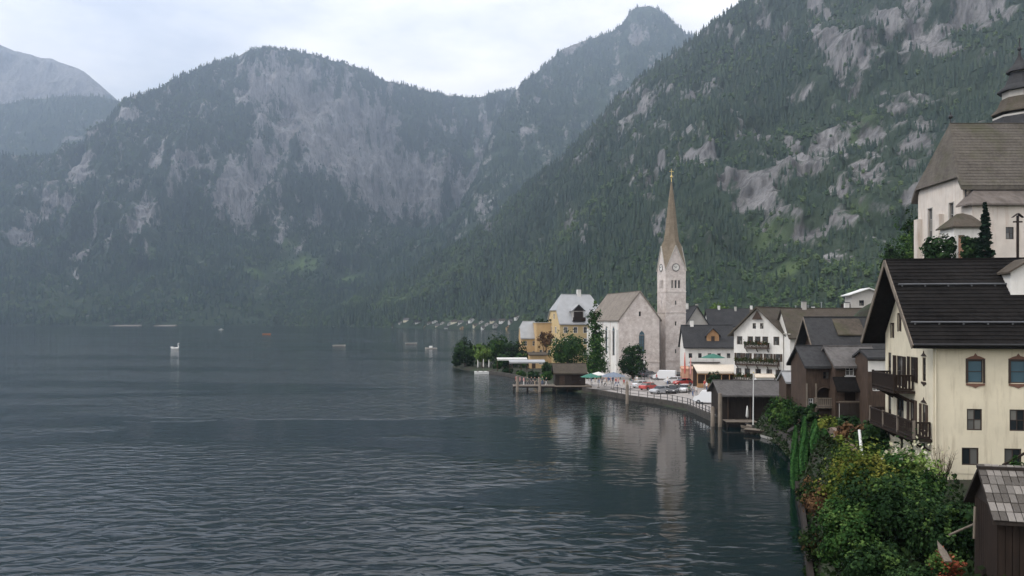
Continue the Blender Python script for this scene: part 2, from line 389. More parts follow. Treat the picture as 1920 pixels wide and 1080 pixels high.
# bare-faced mountain across the lake
B_base = [(-300, 612.8, 1690), (0, 611.5, 1880), (200, 611.2, 1930), (400, 610.6, 2040), (600, 610, 2160), (800, 609.4, 2300), (1100, 609, 2400)]
B_low = [(-300, 470, 2150), (0, 465, 2250), (150, 490, 2250), (300, 470, 2380), (420, 440, 2560), (540, 424, 2800), (620, 420, 2950), (760, 424, 3200), (860, 425, 3300), (1100, 420, 3400)]
B_mid = [(-300, 390, 2350), (0, 370, 2420), (150, 360, 2430), (300, 310, 2560), (420, 280, 2720), (540, 250, 2950), (620, 255, 3080), (760, 290, 3330), (860, 300, 3450), (1100, 300, 3550)]
B_top = [(-300, 335, 2600), (0, 308, 2650), (118, 290, 2650), (172, 268, 2650), (200, 235, 2660), (237, 188, 2700), (300, 171, 2800), (330, 151, 2840), (370, 131, 2900), (440, 105, 3000), (470, 95, 3030), (500, 91, 3080), (530, 93, 3100), (560, 97, 3150), (620, 115, 3220), (690, 131, 3330), (720, 150, 3400), (745, 158, 3450), (800, 170, 3550), (850, 178, 3650), (905, 183, 3700), (960, 168, 3800), (1100, 160, 3900)]
B_back = [(p, q + 90, y + 900) for p, q, y in B_top]
B_rocks = [(560, 180, 100, 75, 15, .95), (640, 270, 180, 110, 35, .95), (730, 330, 180, 90, 10, .80), (800, 330, 70, 60, 0, .75), (450, 360, 75, 75, -40, .80), (500, 310, 50, 60, 0, .5), (293, 310, 9, 130, 0, .38), (535, 425, 16, 34, 15, .6),
           (375, 312, 75, 11, 0, .6), (165, 330, 60, 40, -30, .5), (30, 440, 45, 40, 0, .5), (60, 400, 70, 40, 0, .3), (285, 410, 60, 80, 0, .45), (140, 520, 10, 50, 5, .45), (462, 205, 26, 14, 0, .7), (235, 228, 46, 16, -20, .6),
           (880, 350, 20, 80, 25, .6), (840, 240, 70, 40, 0, .42), (900, 260, 50, 80, 0, .4), (90, 262, 50, 12, 0, .4), (150, 470, 50, 26, 0, .45), (288, 465, 10, 30, 0, .6), (130, 380, 80, 18, 0, .45)]
B_grass = [(560, 498, 70, 22, -10, .75), (650, 520, 60, 14, -15, .6), (880, 285, 40, 12, 0, .7), (480, 520, 40, 14, 0, .5), (540, 460, 40, 14, 0, .6), (290, 480, 20, 30, 0, .4), (350, 560, 60, 10, 0, .35)]
nB = (60, 80, 80, 14)
oB, VB, rB, gB, _ = mountain('mountain', [B_base, B_low, B_mid, B_top, B_back], -300, 1100, 480, nB, B_rocks, B_grass, M_MTN, 85, 380, sum(nB[:3]), -.18)

# peak up the valley
C_base = [(700, 600, 2150), (860, 600, 2100), (1000, 590, 2050), (1200, 560, 2100), (1450, 520, 2200)]
C_mid = [(700, 515, 2420), (780, 462, 2450), (860, 410, 2560), (940, 300, 2780), (1000, 270, 2900), (1200, 220, 3000), (1450, 200, 3000)]
C_top = [(700, 512, 2500), (760, 470, 2520), (820, 425, 2580), (860, 392, 2650), (890, 350, 2750), (907, 296, 2850), (919, 260, 2900), (943, 213, 3000), (967, 171, 3100), (1000, 138, 3200), (1050, 96, 3350), (1100, 74, 3450), (1150, 58, 3520), (1168, 44, 3540), (1183, 20, 3550), (1195, 14, 3550), (1215, 13, 3550), (1232, 20, 3550), (1250, 32, 3560), (1285, 64, 3600), (1320, 71, 3650), (1360, 66, 3700), (1450, 40, 3800)]
C_back = [(p, q + 100, y + 800) for p, q, y in C_top]
C_rocks = [(1085, 92, 30, 18, -20, .7), (1140, 150, 16, 20, 0, .4), (980, 245, 24, 14, -40, .6), (1000, 190, 16, 12, -40, .5), (1210, 60, 60, 40, 0, .35), (990, 330, 20, 10, 0, .3)]
nC = (30, 110, 12)
oC, VC, rC, gC, _ = mountain('mountain_peak', [C_base, C_mid, C_top, C_back], 700, 1450, 260, nC, C_rocks, [], M_MTN, 50, 420, sum(nC[:2]), -.22)

# wooded ridge and bare summit at the end of the lake
E_base = [(-500, 420, 3300), (500, 420, 3300)]
E_top = [(-500, 215, 3900), (-200, 205, 3900), (0, 193, 3900), (60, 181, 3900), (120, 175, 3900), (180, 178, 3900), (235, 186, 3900), (320, 215, 3900), (500, 300, 3900)]
oE, VE, rE, gE, _ = mountain('mountain_ridge', [E_base, E_top, [(p, q + 90, y + 200) for p, q, y in E_top]], -500, 500, 200, (90, 12), [(140, 265, 40, 14, 0, .6), (30, 250, 30, 8, 0, .3)], [], M_MTN, 55, 500, 90)
A_base = [(-700, 330, 4150), (500, 330, 4150)]
A_top = [(-700, 60, 4700), (-300, 52, 4700), (-60, 66, 4700), (0, 81, 4700), (30, 93, 4700), (60, 100, 4700), (100, 110, 4700), (125, 119, 4700), (160, 134, 4700), (190, 158, 4700), (215, 181, 4700), (260, 225, 4700), (500, 330, 4700)]
oA, VA, rA, gA, _ = mountain('mountain_summit', [A_base, A_top, [(p, q + 90, y + 600) for p, q, y in A_top]], -700, 500, 220, (120, 12), [(60, 140, 200, 60, 0, 1.3)], [], M_MTNFAR, 80, 800, 120, -.2)

def plant(nm, lab, V, r, g, dens, rows, s0, s1, pb):
    p, s, gg = forest_points(V, r, g, dens, rows, s0, s1)
    if V is VD: kk_ = clear(p); p = p[kk_]; s = s[kk_]; gg = gg[kk_]
    b = NR.random(len(p)) * .7 + pb + fbm(p[:, 0] / 260, p[:, 2] / 120 + p[:, 1] / 300, 3) * .5
    b = b + np.clip(1 - p[:, 2] / 90, 0, 1) * .22 + gg * .9
    s = np.where(b > .5, s * .85, s)
    return forest(nm, lab, p, s, b, *((M_CON, M_BRO) if V is VD else (M_CON2, M_BRO2)))
FARPX = [738, 752, 764, 776, 786, 795, 803, 812, 820, 828, 836, 843, 850, 857, 864, 871, 878, 886, 893, 900, 908, 916, 925, 934, 943, 952, 961, 970]
FARH = []
cols = np.linspace(480, 2300, VD.shape[1])
for k, p_ in enumerate(FARPX):
    j = int(np.argmin(np.abs(cols - p_))); y0 = VD[4, j, 1]; yt = y0 + (4, 15, 27, 9, 21)[k % 5]
    i = int(np.argmin(np.abs(VD[4:60, j, 1] - yt))) + 4; FARH.append(VD[i, j].copy())
def clear(p):
    k = np.ones(len(p), bool)
    for h_ in FARH: k &= ~((np.abs(p[:, 0] - h_[0]) < 8) & (p[:, 1] < h_[1] + 9) & (p[:, 1] > h_[1] - 40))
    return k
plant('forest', 'mixed conifer forest covering the steep slope behind the village', VD, rD, gD, .022, sum(nD[:4]) + 2, 9, 19, -.10)
plant('forest', 'dark forest on the mountain with the bare pale rock face', VB, rB, gB, .009, sum(nB[:3]) + 2, 12, 24, -.02)
plant('forest', 'hazy forest on the slopes below the rounded summit knob', VC, rC, gC, .006, sum(nC[:2]) + 2, 14, 26, -.15)
plant('forest', 'blue hazy forest on the low ridge below the bare summit', VE, rE, gE, .0035, 92, 16, 28, -.15)

# ------------------------------------------------------------------ water
b = NB('lake_water')
g1 = b.coord('Object', scale=(.55, 1.0, 1), rot=(0, 0, rad(-14)))
g2 = b.coord('Object', scale=(.7, 1.0, 1), rot=(0, 0, rad(9)))
n1 = b.n('ShaderNodeTexNoise', {'Vector': g1, 'Scale': .80, 'Detail': 2.0, 'Roughness': .45, 'Distortion': .6}).outputs['Fac']
n2 = b.n('ShaderNodeTexNoise', {'Vector': g2, 'Scale': 2.1, 'Detail': 3.0, 'Roughness': .55, 'Distortion': .2}).outputs['Fac']
wind = b.noise(b.coord('Object', scale=(.3, 1.0, 1), rot=(0, 0, rad(-12)), loc=(40, 0, 0)), .016, 5, .6, .5)
ruf = b.ramp(wind, [(.415, .20), (.455, .85), (.66, 1.3)])
sx = b.n('ShaderNodeSeparateXYZ', {'Vector': b.coord('Object')})
lee = b.n('ShaderNodeMapRange', {'Value': b.math('SUBTRACT', sx.outputs[0], b.math('MULTIPLY', sx.outputs[1], -.0)), 'From Min': -12.0, 'From Max': 14.0, 'To Min': 1.0, 'To Max': .30}).outputs[0]
h = b.math('ADD', b.math('MULTIPLY', n1, 1.0), b.math('MULTIPLY', n2, .07))
h = b.math('MULTIPLY', h, b.math('MULTIPLY', ruf, lee))
b.set(Base_Color=(.002, .008, .010, 1), Roughness=.07, IOR=1.333); b.b.inputs['Specular IOR Level'].default_value = .5
b.bump(h, 1.0, .30)
wv = [(-5900, -340), (3400, -340), (3400, 5500), (-5900, 5500)]
lake = link('lake', np_mesh('lake', [(x, y, 0) for x, y in wv], [[0, 1, 2, 3]]), None, b.m); tag(lake, kind='structure')

# ------------------------------------------------------------------ helpers: shapes
class MB:
    "collects boxes, prisms, tubes and lathes; build() links them as ONE mesh object"
    def __init__(s): s.v = []; s.f = []; s.sm = []; s.tint = []
    def add(s, vs, fs, smooth=False):
        n = len(s.v); s.v += [tuple(p) for p in vs]; s.f += [tuple(i + n for i in f) for f in fs]; s.sm += [smooth] * len(fs); return s
    def box(s, x0, x1, y0, y1, z0, z1):
        return s.add([(x, y, z) for z in (z0, z1) for y in (y0, y1) for x in (x0, x1)],
                     [(0, 2, 3, 1), (4, 5, 7, 6), (0, 1, 5, 4), (2, 6, 7, 3), (0, 4, 6, 2), (1, 3, 7, 5)])
    def obox(s, c, ax, ay, az, hx, hy, hz):
        "box about c along three axes with half sizes"
        c = Vector(c); vs = [c + Vector(ax) * (hx * i) + Vector(ay) * (hy * j) + Vector(az) * (hz * k) for k in (-1, 1) for j in (-1, 1) for i in (-1, 1)]
        return s.add(vs, [(0, 2, 3, 1), (4, 5, 7, 6), (0, 1, 5, 4), (2, 6, 7, 3), (0, 4, 6, 2), (1, 3, 7, 5)])
    def bar(s, a, b_, w, h=None):
        a = Vector(a); b_ = Vector(b_); d = (b_ - a); l = d.length; d = d / l
        up = Vector((0, 0, 1)) if abs(d.z) < .95 else Vector((0, 1, 0))
        sx = d.cross(up).normalized(); u = sx.cross(d)
        return s.obox((a + b_) / 2, d, sx, u, l / 2, w / 2, (h or w) / 2)
    def slab(s, poly, t, down=(0, 0, -1)):
        "flat polygon given thickness along down"
        n = len(poly); d = Vector(down) * t; top = [Vector(p) for p in poly]; bot = [p + d for p in top]
        return s.add(top + bot, [tuple(range(n)), tuple(range(2 * n - 1, n - 1, -1))] + [(i, i + n, (i + 1) % n + n, (i + 1) % n) for i in range(n)])
    def tube(s, pts, rs, n=8, cap=True, smooth=True):
        pts = [Vector(p) for p in pts]; m = len(pts)
        if not hasattr(rs, '__len__'): rs = [rs] * m
        vs = []; fs = []
        for i, p in enumerate(pts):
            d = (pts[min(i + 1, m - 1)] - pts[max(i - 1, 0)]).normalized()
            ref = Vector((0, 1, 0)) if abs(d.y) < .9 else Vector((1, 0, 0))
            a = d.cross(ref).normalized(); c = d.cross(a)
            vs += [p + a * (rs[i] * math.cos(6.2832 * k / n)) + c * (rs[i] * math.sin(6.2832 * k / n)) for k in range(n)]
        for i in range(m - 1):
            fs += [(i * n + k, i * n + (k + 1) % n, (i + 1) * n + (k + 1) % n, (i + 1) * n + k) for k in range(n)]
        s.add(vs, fs, smooth)
        if cap: s.add(vs[:n], [tuple(range(n))]); s.add(vs[-n:], [tuple(range(n - 1, -1, -1))])
        return s
    def lathe(s, prof, c=(0, 0, 0), n=16, rot=0.0, smooth=True, sx=1.0, sy=1.0):
        vs = []; fs = []; m = len(prof)
        for r, z in prof: vs += [(c[0] + r * sx * math.cos(rot + 6.28319 * k / n), c[1] + r * sy * math.sin(rot + 6.28319 * k / n), c[2] + z) for k in range(n)]
        for i in range(m - 1): fs += [(i * n + k, i * n + (k + 1) % n, (i + 1) * n + (k + 1) % n, (i + 1) * n + k) for k in range(n)]
        fs += [tuple(range(n - 1, -1, -1)), tuple(range((m - 1) * n, m * n))]
        return s.add(vs, fs, smooth)
    def ball(s, c, r, n=10, m=6, sx=1, sy=1, sz=1):
        return s.lathe([(r * math.sin(math.pi * (i + .02) / (m + .04)) , -r * sz * math.cos(math.pi * (i + .02) / (m + .04))) for i in range(m + 1)], c, n, 0, True, sx, sy)
    def mesh(s, name, mat=None):
        me = bpy.data.meshes.new(name); me.from_pydata(s.v, [], s.f)
        me.polygons.foreach_set('use_smooth', s.sm)
        if mat is not None: me.materials.append(mat)
        me.update(); return me
    def build(s, name, mat, parent=None): return link(name, s.mesh(name, mat), parent)
def copy_tree(o, parent=None):
    c = o.copy(); COL.objects.link(c); c.parent = parent
    for ch in list(o.children): copy_tree(ch, c)
    return c

# ------------------------------------------------------------------ materials
P_WHITE = m_plaster('white_plaster', (.72, .70, .66)); P_CREAM = m_plaster('pale_cream_plaster', (.68, .615, .47), (.36, .30, .21), .7)
P_YEL = m_plaster('yellow_plaster', (.58, .44, .24), (.35, .25, .14)); P_OCH = m_plaster('ochre_plaster', (.55, .38, .2))
P_OLD = m_plaster('old_church_plaster', (.64, .58, .52), (.42, .30, .23), .75); P_GREY = m_plaster('grey_plaster', (.45, .43, .40))
P_PINK = m_plaster('terracotta_plaster', (.55, .32, .22), (.4, .25, .18), .3)
R_DARK = m_roof('dark_shingle_roof', (.006, .0055, .0055), (.021, .019, .018)); R_BRN = m_roof('brown_shingle_roof', (.065, .055, .045), (.12, .10, .08), moss=(.06, .065, .03))
R_GREY = m_roof('grey_shingle_roof', (.085, .08, .078), (.16, .15, .145)); R_SLT = m_roof('slate_roof', (.035, .035, .037), (.065, .065, .066))
R_OLIVE = m_roof('mossy_church_roof', (.085, .075, .065), (.155, .138, .118), moss=(.085, .085, .05)); R_SPIRE = m_roof('spire_shingle', (.16, .13, .095), (.24, .20, .15), .5, .3)
R_NAVE = m_roof('nave_shingle', (.19, .165, .14), (.29, .255, .22)); R_ZINC = m_plain('zinc_sheet_roof', (.38, .385, .39), .45, .3, .10, scale=.5); R_RUST = m_roof('sheet_rust_roof', (.10, .085, .075), (.19, .165, .15), 1.2, .5)
W_DARK = m_wood('dark_stained_wood', (.013, .008, .006), (.03, .018, .012)); W_BRN = m_wood('brown_timber', (.040, .027, .020), (.095, .064, .047)); W_OAK = m_wood('weathered_timber', (.12, .10, .08), (.24, .20, .16))
W_LIGHT = m_wood('light_orange_timber', (.34, .19, .09), (.48, .29, .15)); W_BLK = m_wood('black_boathouse_wood', (.018, .014, .012), (.04, .03, .024))
W_GRN = m_plain('green_painted_wood', (.05, .08, .06), .7)
GLASS = NB('window_glass'); GLASS.set(Base_Color=GLASS.ramp(GLASS.n('ShaderNodeObjectInfo').outputs['Random'], [(.0, (.008, .011, .014)), (.62, (.02, .025, .03)), (.72, (.10, .10, .095)), (1, (.17, .165, .15))]), Roughness=.06); GLASS = GLASS.m
GLASS_B = NB('bluish_window_glass'); GLASS_B.set(Base_Color=(.06, .11, .14, 1), Roughness=.12); GLASS_B = GLASS_B.m
FRAME_W = m_plain('white_paint', (.72, .72, .70), .5, var=.06); FRAME_D = m_plain('dark_brown_frame', (.035, .022, .016), .6); FRAME_R = m_plain('rust_red_ornament', (.15, .075, .05), .7)
STEEL = m_plain('galvanised_steel', (.30, .31, .32), .4, .6); DARKMET = m_plain('dark_metal', (.03, .03, .032), .45, .4); LEAD = m_plain('lead_flashing', (.11, .115, .125), .5, .4)
CLOTH_W = m_plain('white_canvas', (.58, .57, .54), .85, var=.05); CLOTH_C = m_plain('cream_canvas', (.66, .58, .48), .85, var=.05); CLOTH_G = m_plain('green_canvas', (.04, .15, .11), .85); CLOTH_R = m_plain('red_canvas', (.55, .13, .10), .85); CLOTH_D = m_plain('grey_blue_canvas', (.16, .19, .24), .85)
GOLD = m_plain('gilt', (.65, .5, .2), .35, .8)
b = NB('ashlar_stone'); v = b.coord()
n1 = b.noise(v, .9, 7, .7); n2 = b.noise(v, 3.2, 4, .6); n3 = b.noise(v, .22, 4, .6)
sx_ = b.n('ShaderNodeSeparateXYZ', {'Vector': v})
cb = b.n('ShaderNodeCombineXYZ', {'X': b.math('ADD', sx_.outputs[0], sx_.outputs[1]), 'Y': sx_.outputs[2]})
br = b.n('ShaderNodeTexBrick', {'Vector': cb.outputs[0], 'Scale': 1.0, 'Mortar Size': .03, 'Brick Width': .95, 'Row Height': .5, 'Color1': (0, 0, 0, 1), 'Color2': (1, 1, 1, 1), 'Mortar': (.5, .5, .5, 1)})
c_ = b.mix(b.ramp(n1, [(.34, 0), (.66, 1)]), (.46, .40, .365), (.74, .68, .635)); c_ = b.mix(b.math('MULTIPLY', br.outputs['Color'], .38), c_, (.46, .38, .335))
c_ = b.mix(b.ramp(n2, [(.56, 0), (.68, .65)]), c_, (.34, .27, .235)); c_ = b.mix(b.ramp(n3, [(.5, 0), (.8, .5)]), c_, (.78, .72, .68))
b.set(Base_Color=c_, Roughness=.92); b.bump(b.math('ADD', b.math('MULTIPLY', br.outputs['Fac'], -1.0), n2), .4, .04); STONE = b.m
b = NB('quay_stone'); v = b.coord(); n1 = b.noise(v, 1.2, 7, .7); n2 = b.noise(v, 6, 4)
b.set(Base_Color=b.mix(b.ramp(n1, [(.3, 0), (.7, 1)]), (.022, .019, .016), (.075, .067, .058)), Roughness=.95); b.bump(n2, .6, .05); QUAY = b.m
b = NB('plaza_paving'); v = b.coord(); n1 = b.noise(v, .25, 6, .6)
br = b.n('ShaderNodeTexBrick', {'Vector': v, 'Scale': 1.0, 'Mortar Size': .02, 'Brick Width': .5, 'Row Height': .3, 'Color1': (.27, .245, .225, 1), 'Color2': (.36, .33, .305, 1), 'Mortar': (.16, .15, .14, 1)})
b.set(Base_Color=b.mix(b.ramp(n1, [(.3, 0), (.75, .6)]), br.outputs['Color'], (.42, .385, .36)), Roughness=.9); PAVE = b.m
b = NB('bank_soil_and_turf'); v = b.coord(); n1 = b.noise(v, .35, 7, .65); n2 = b.noise(v, 2.5, 6, .6)
b.set(Base_Color=b.mix(b.ramp(n1, [(.38, 0), (.6, 1)]), (.022, .016, .011), b.mix(n2, (.012, .026, .009), (.03, .045, .016))), Roughness=.95); b.bump(n2, .8, .15); TURF = b.m
L_DK = m_leaf('dark_green_leaves', (.004, .012, .005), (.015, .037, .012), (.05, .095, .03)); L_MID = m_leaf('mid_green_leaves', (.006, .022, .006), (.028, .070, .017), (.095, .155, .04))
L_YEL = m_leaf('yellow_green_leaves', (.022, .045, .008), (.085, .12, .02), (.24, .23, .05)); L_LIGHT = m_leaf('light_green_leaves', (.05, .10, .02), (.12, .19, .045), (.2, .28, .08))
L_THU = m_leaf('thuja_green', (.014, .05, .016), (.032, .095, .026), (.06, .15, .04)); L_FIR = m_leaf('fir_needles', (.007, .020, .012), (.014, .036, .02), (.028, .058, .032))
L_RED = m_leaf('rusty_leaves', (.10, .035, .02), (.26, .07, .035), (.42, .15, .09)); L_BRN = m_leaf('dry_brown_twigs', (.05, .028, .016), (.11, .06, .03), (.17, .10, .05)); L_FLW = m_leaf('mixed_flowers', (.03, .07, .02), (.28, .05, .04), (.5, .25, .12))
BARK = m_wood('bark', (.035, .025, .018), (.08, .06, .045)); L_CREAM = m_leaf('cream_blossom', (.35, .34, .2), (.5, .48, .34), (.6, .58, .46))

# ------------------------------------------------------------------ trees and shrubs
def leaf_mesh(name, pts, nrm, size, mat, tint, ratio=1.0):
    "leaf-sized quads at pts facing about nrm"
    n = len(pts); nrm = nrm / np.maximum(np.linalg.norm(nrm, axis=1, keepdims=True), 1e-6)
    r = NR.normal(size=(n, 3)); a = np.cross(nrm, r); a /= np.maximum(np.linalg.norm(a, axis=1, keepdims=True), 1e-6); c = np.cross(nrm, a)
    s = (size * (.55 + .9 * NR.random(n)))[:, None] if not hasattr(size, 'shape') else size[:, None]
    a = a * s * .5 * ratio; c = c * s * .5
    V = np.stack([pts - a * .25 - c, pts + a - c * .1, pts + a * .2 + c, pts - a + c * .15], 1).reshape(-1, 3)
    Fq = np.arange(4 * n).reshape(n, 4)
    me = np_mesh(name, V, Fq); me.materials.append(mat)
    fattr(me, 'tint', tint, 'FACE'); return me
def crown_pts(blobs, n, seed, clump=.35, shell=.75):
    "points clumped through the volume of overlapping ellipsoids (cx,cy,cz,rx,ry,rz)"
    g = np.random.default_rng(seed); w = np.array([b_[3] * b_[4] * b_[5] for b_ in blobs]) ** .75; w = w / w.sum()
    ncl = max(12, n // 26); which = g.choice(len(blobs), ncl, p=w)
    d = g.normal(size=(ncl, 3)); d /= np.linalg.norm(d, axis=1, keepdims=True)
    rr = (shell + (1 - shell) * g.random(ncl))[:, None] * (1 + .16 * g.normal(size=(ncl, 1)))
    B = np.array(blobs); cl = B[which, :3] + d * B[which, 3:] * rr
    cs = np.cbrt(B[which, 3] * B[which, 4] * B[which, 5]) * clump * (.6 + .8 * g.random(ncl)); ct = g.random(ncl)
    k = g.integers(0, ncl, n); q = g.normal(size=(n, 3)) * .5
    pts = cl[k] + q * cs[k][:, None]; nr = q * .8 + d[k] + g.normal(size=(n, 3)) * .5 + np.array([0, 0, .35])
    tint = np.clip(.02 + .72 * ct[k] + .28 * g.random(n), 0, 1)
    return pts, nr, tint
def tree(name, label, loc, h, blobs, n, leaf, mat, seed, group=None, cat='tree', trunk_r=.2, trunk_h=None, clump=.35, shell=.75, extra=None):
    "tapered trunk with limbs reaching into each mass of the crown"
    t = thing(name, label, cat, loc, 0, group)
    pts, nr, ti = crown_pts(blobs, n, seed, clump, shell)
    keep = pts[:, 2] > .05
    link('crown', leaf_mesh('crown', pts[keep], nr[keep], leaf, mat, ti[keep]), t)
    mb = MB(); th = trunk_h or h * .55
    mb.tube([(0, 0, -.4), (.03 * h * .3, 0, th * .5), (0, .02 * h, th)], [trunk_r * 1.25, trunk_r * .9, trunk_r * .55], 8)
    for i, q in enumerate(blobs[:9]):
        z0 = th * (.35 + .55 * ((i * .618) % 1)); e = Vector(q[:3])
        mb.tube([(0, 0, z0), (e.x * .45, e.y * .45, z0 + (e.z - z0) * .35), tuple(e + Vector((0, 0, q[5] * .3)))], [trunk_r * .5, trunk_r * .34, trunk_r * .12], 5)
    mb.build('trunk', BARK, t)
    for (nm, pp, nn, tt, sz, m) in (extra or []): link(nm, leaf_mesh(nm, pp, nn, sz, m, tt), t)
    return t
def round_blobs(r, h, z0, k, seed, flat=1.0):
    g = random.Random(seed); out = [(0, 0, z0 + h * .5, r * .72, r * .72, h * .42)]
    for i in range(k):
        a = 6.28 * i / k + g.uniform(-.4, .4); q = g.uniform(.4, .62) * r; s = g.uniform(.32, .52)
        out.append((q * math.cos(a), q * math.sin(a) * flat, z0 + h * g.uniform(.22, .8), r * s, r * s, h * s * .62))
    return out
def conifer(name, label, loc, h, r, seed, mat=None, group=None, n=5200, leaf=.22):
    t = thing(name, label, 'tree', loc, 0, group); g = np.random.default_rng(seed)
    P, Nn, T = [], [], []
    nb = 260
    for i in range(nb):
        f = (i + .5) / nb; z = h * (.06 + .93 * f); L_ = r * (1 - f) ** .85 * (.7 + .5 * g.random()) + .06; a = g.random() * 6.283
        m = int(n / nb * (.35 + 1.3 * (1 - f)))
        s = g.random(m) ** .7; w = g.normal(size=m) * .30 * L_ * (1 - s * .5)
        x = s * L_; P.append(np.stack([x * math.cos(a) - w * math.sin(a), x * math.sin(a) + w * math.cos(a), z - s * L_ * .38 + g.normal(size=m) * .05], 1))
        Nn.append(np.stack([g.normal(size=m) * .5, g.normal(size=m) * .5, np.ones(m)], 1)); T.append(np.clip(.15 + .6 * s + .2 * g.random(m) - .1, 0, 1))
    link('crown', leaf_mesh('crown', np.concatenate(P), np.concatenate(Nn), leaf, mat or L_FIR, np.concatenate(T)), t)
    MB().tube([(0, 0, -.4), (0, 0, h * .97)], [r * .09 + .06, .02], 7).build('trunk', BARK, t); return t

# ------------------------------------------------------------------ houses
def clip(poly, a, b_, c):
    "keep the side a*u + b*v <= c of a 2-D polygon"
    o = []
    for i in range(len(poly)):
        p, q = poly[i], poly[(i + 1) % len(poly)]; dp = a * p[0] + b_ * p[1] - c; dq = a * q[0] + b_ * q[1] - c
        if dp <= 0: o.append(p)
        if dp * dq < 0: k = dp / (dp - dq); o.append((p[0] + (q[0] - p[0]) * k, p[1] + (q[1] - p[1]) * k))
    return o
class Wall:
    "one outside wall: u along it (left to right seen from outside), v up, n outward; holes are real openings"
    def __init__(s, org, udir, nrm): s.o = Vector(org); s.u = Vector(udir); s.n = Vector(nrm); s.holes = []
    def p(s, u, v, n=0.0): return s.o + s.u * u + Vector((0, 0, v)) + s.n * n
    def mesh(s, mb, w, h, cuts=(), depth=.16):
        us = sorted({0, w, *[x for q in s.holes for x in (q[0], q[1])]}); vs = sorted({0, h, *[x for q in s.holes for x in (q[2], q[3])]})
        for i in range(len(us) - 1):
            for j in range(len(vs) - 1):
                cu, cv = (us[i] + us[i + 1]) / 2, (vs[j] + vs[j + 1]) / 2
                if any(q[0] < cu < q[1] and q[2] < cv < q[3] for q in s.holes): continue
                poly = [(us[i], vs[j]), (us[i + 1], vs[j]), (us[i + 1], vs[j + 1]), (us[i], vs[j + 1])]
                for c in cuts:
                    poly = clip(poly, *c)
                    if len(poly) < 3: break
                if len(poly) >= 3: mb.add([s.p(*q) for q in poly], [tuple(range(len(poly)))])
        for (a, b_, c, d) in s.holes:
            e = [(a, c), (b_, c), (b_, d), (a, d)]
            for k in range(4):
                p, q = e[k], e[(k + 1) % 4]
                mb.add([s.p(*p), s.p(*q), s.p(*q, -depth), s.p(*p, -depth)], [(0, 1, 2, 3)])
def window(house, wall, uc, v0, w, h, frame=None, glass=None, nx=2, ny=2, depth=.14, fw=.07, shutters=None, sill=None, arch=False, name='window', surround=None, ornament=None, hood=None):
    "opening in the wall with a frame, one mesh for each pane, and optional shutters, sill and painted surround"
    frame = frame or FRAME_W; glass = glass or GLASS
    wall.holes.append((uc - w / 2, uc + w / 2, v0, v0 + h))
    P = lambda u, v, n: wall.p(uc + u, v0 + v, n); U, N_, Z = wall.u, wall.n, Vector((0, 0, 1))
    f = MB()
    def fb(u0, u1, a, c, n0, n1): f.obox(P((u0 + u1) / 2, (a + c) / 2, (n0 + n1) / 2), U, N_, Z, (u1 - u0) / 2, abs(n1 - n0) / 2, (c - a) / 2)
    nb, nf = -depth, -depth + .07
    fb(-w / 2, -w / 2 + fw, 0, h, nb, nf); fb(w / 2 - fw, w / 2, 0, h, nb, nf); fb(-w / 2 + fw, w / 2 - fw, 0, fw, nb, nf); fb(-w / 2 + fw, w / 2 - fw, h - fw, h, nb, nf)
    m = fw * .6
    for i in range(1, nx): x = -w / 2 + w * i / nx; fb(x - m / 2, x + m / 2, fw, h - fw, nb, nf - .01)
    for j in range(1, ny): z = h * j / ny; fb(-w / 2 + fw, w / 2 - fw, z - m / 2, z + m / 2, nb, nf - .014)
    if arch:
        pts = [(w / 2 * math.cos(math.pi * k / 8), 0, w / 2 * math.sin(math.pi * k / 8) * 1.2) for k in range(9)]
    o = f.build(name, frame, house)
    for i in range(nx):
        for j in range(ny):
            g = MB(); a0 = -w / 2 + w * i / nx + m * .5; a1 = -w / 2 + w * (i + 1) / nx - m * .5; c0 = h * j / ny + m * .5; c1 = h * (j + 1) / ny - m * .5
            g.obox(P((a0 + a1) / 2, (c0 + c1) / 2, nb + .02), U, N_, Z, (a1 - a0) / 2, .008, (c1 - c0) / 2); g.build('pane', glass, o)
    if sill is not None:
        q = MB(); q.obox(P(0, -.06, .03), U, N_, Z, w / 2 + .12, .09, .05); q.build('sill', sill, o)
    if surround is not None:
        q = MB()
        for (u0, u1, a, c) in ((-w / 2 - .12, -w / 2, -.02, h + .1), (w / 2, w / 2 + .12, -.02, h + .1), (-w / 2, w / 2, h, h + .1)):
            q.obox(P((u0 + u1) / 2, (a + c) / 2, .012), U, N_, Z, (u1 - u0) / 2, .022, (c - a) / 2)
        q.build('surround', surround, o)
    if ornament is not None:
        q = MB(); k = h + .08
        q.slab([P(-w * .5 - .16, k, .05), P(w * .5 + .16, k, .05), P(w * .3, k + .16, .05), P(w * .12, k + .20, .05), P(0, k + .36, .05), P(-w * .12, k + .20, .05), P(-w * .3, k + .16, .05)], .05, -N_)
        q.slab([P(-w * .5 - .10, -.16, .05), P(-w * .2, -.24, .05), P(0, -.33, .05), P(w * .2, -.24, .05), P(w * .5 + .10, -.16, .05), P(w * .5 + .1, -.04, .05), P(-w * .5 - .1, -.04, .05)], .05, -N_)
        q.build('ornament', ornament, o)
    if shutters is not None:
        for sgn in (-1, 1):
            q = MB(); c = sgn * (w / 2 + w * .25 + .03)
            q.obox(P(c, h / 2, .035), U, N_, Z, w * .25, .02, h / 2)
            for k in range(7): q.obox(P(c, h * (k + .5) / 7, .062), U, N_, Z, w * .21, .008, h / 7 * .36)
            q.build('shutter', shutters, house)
    return o
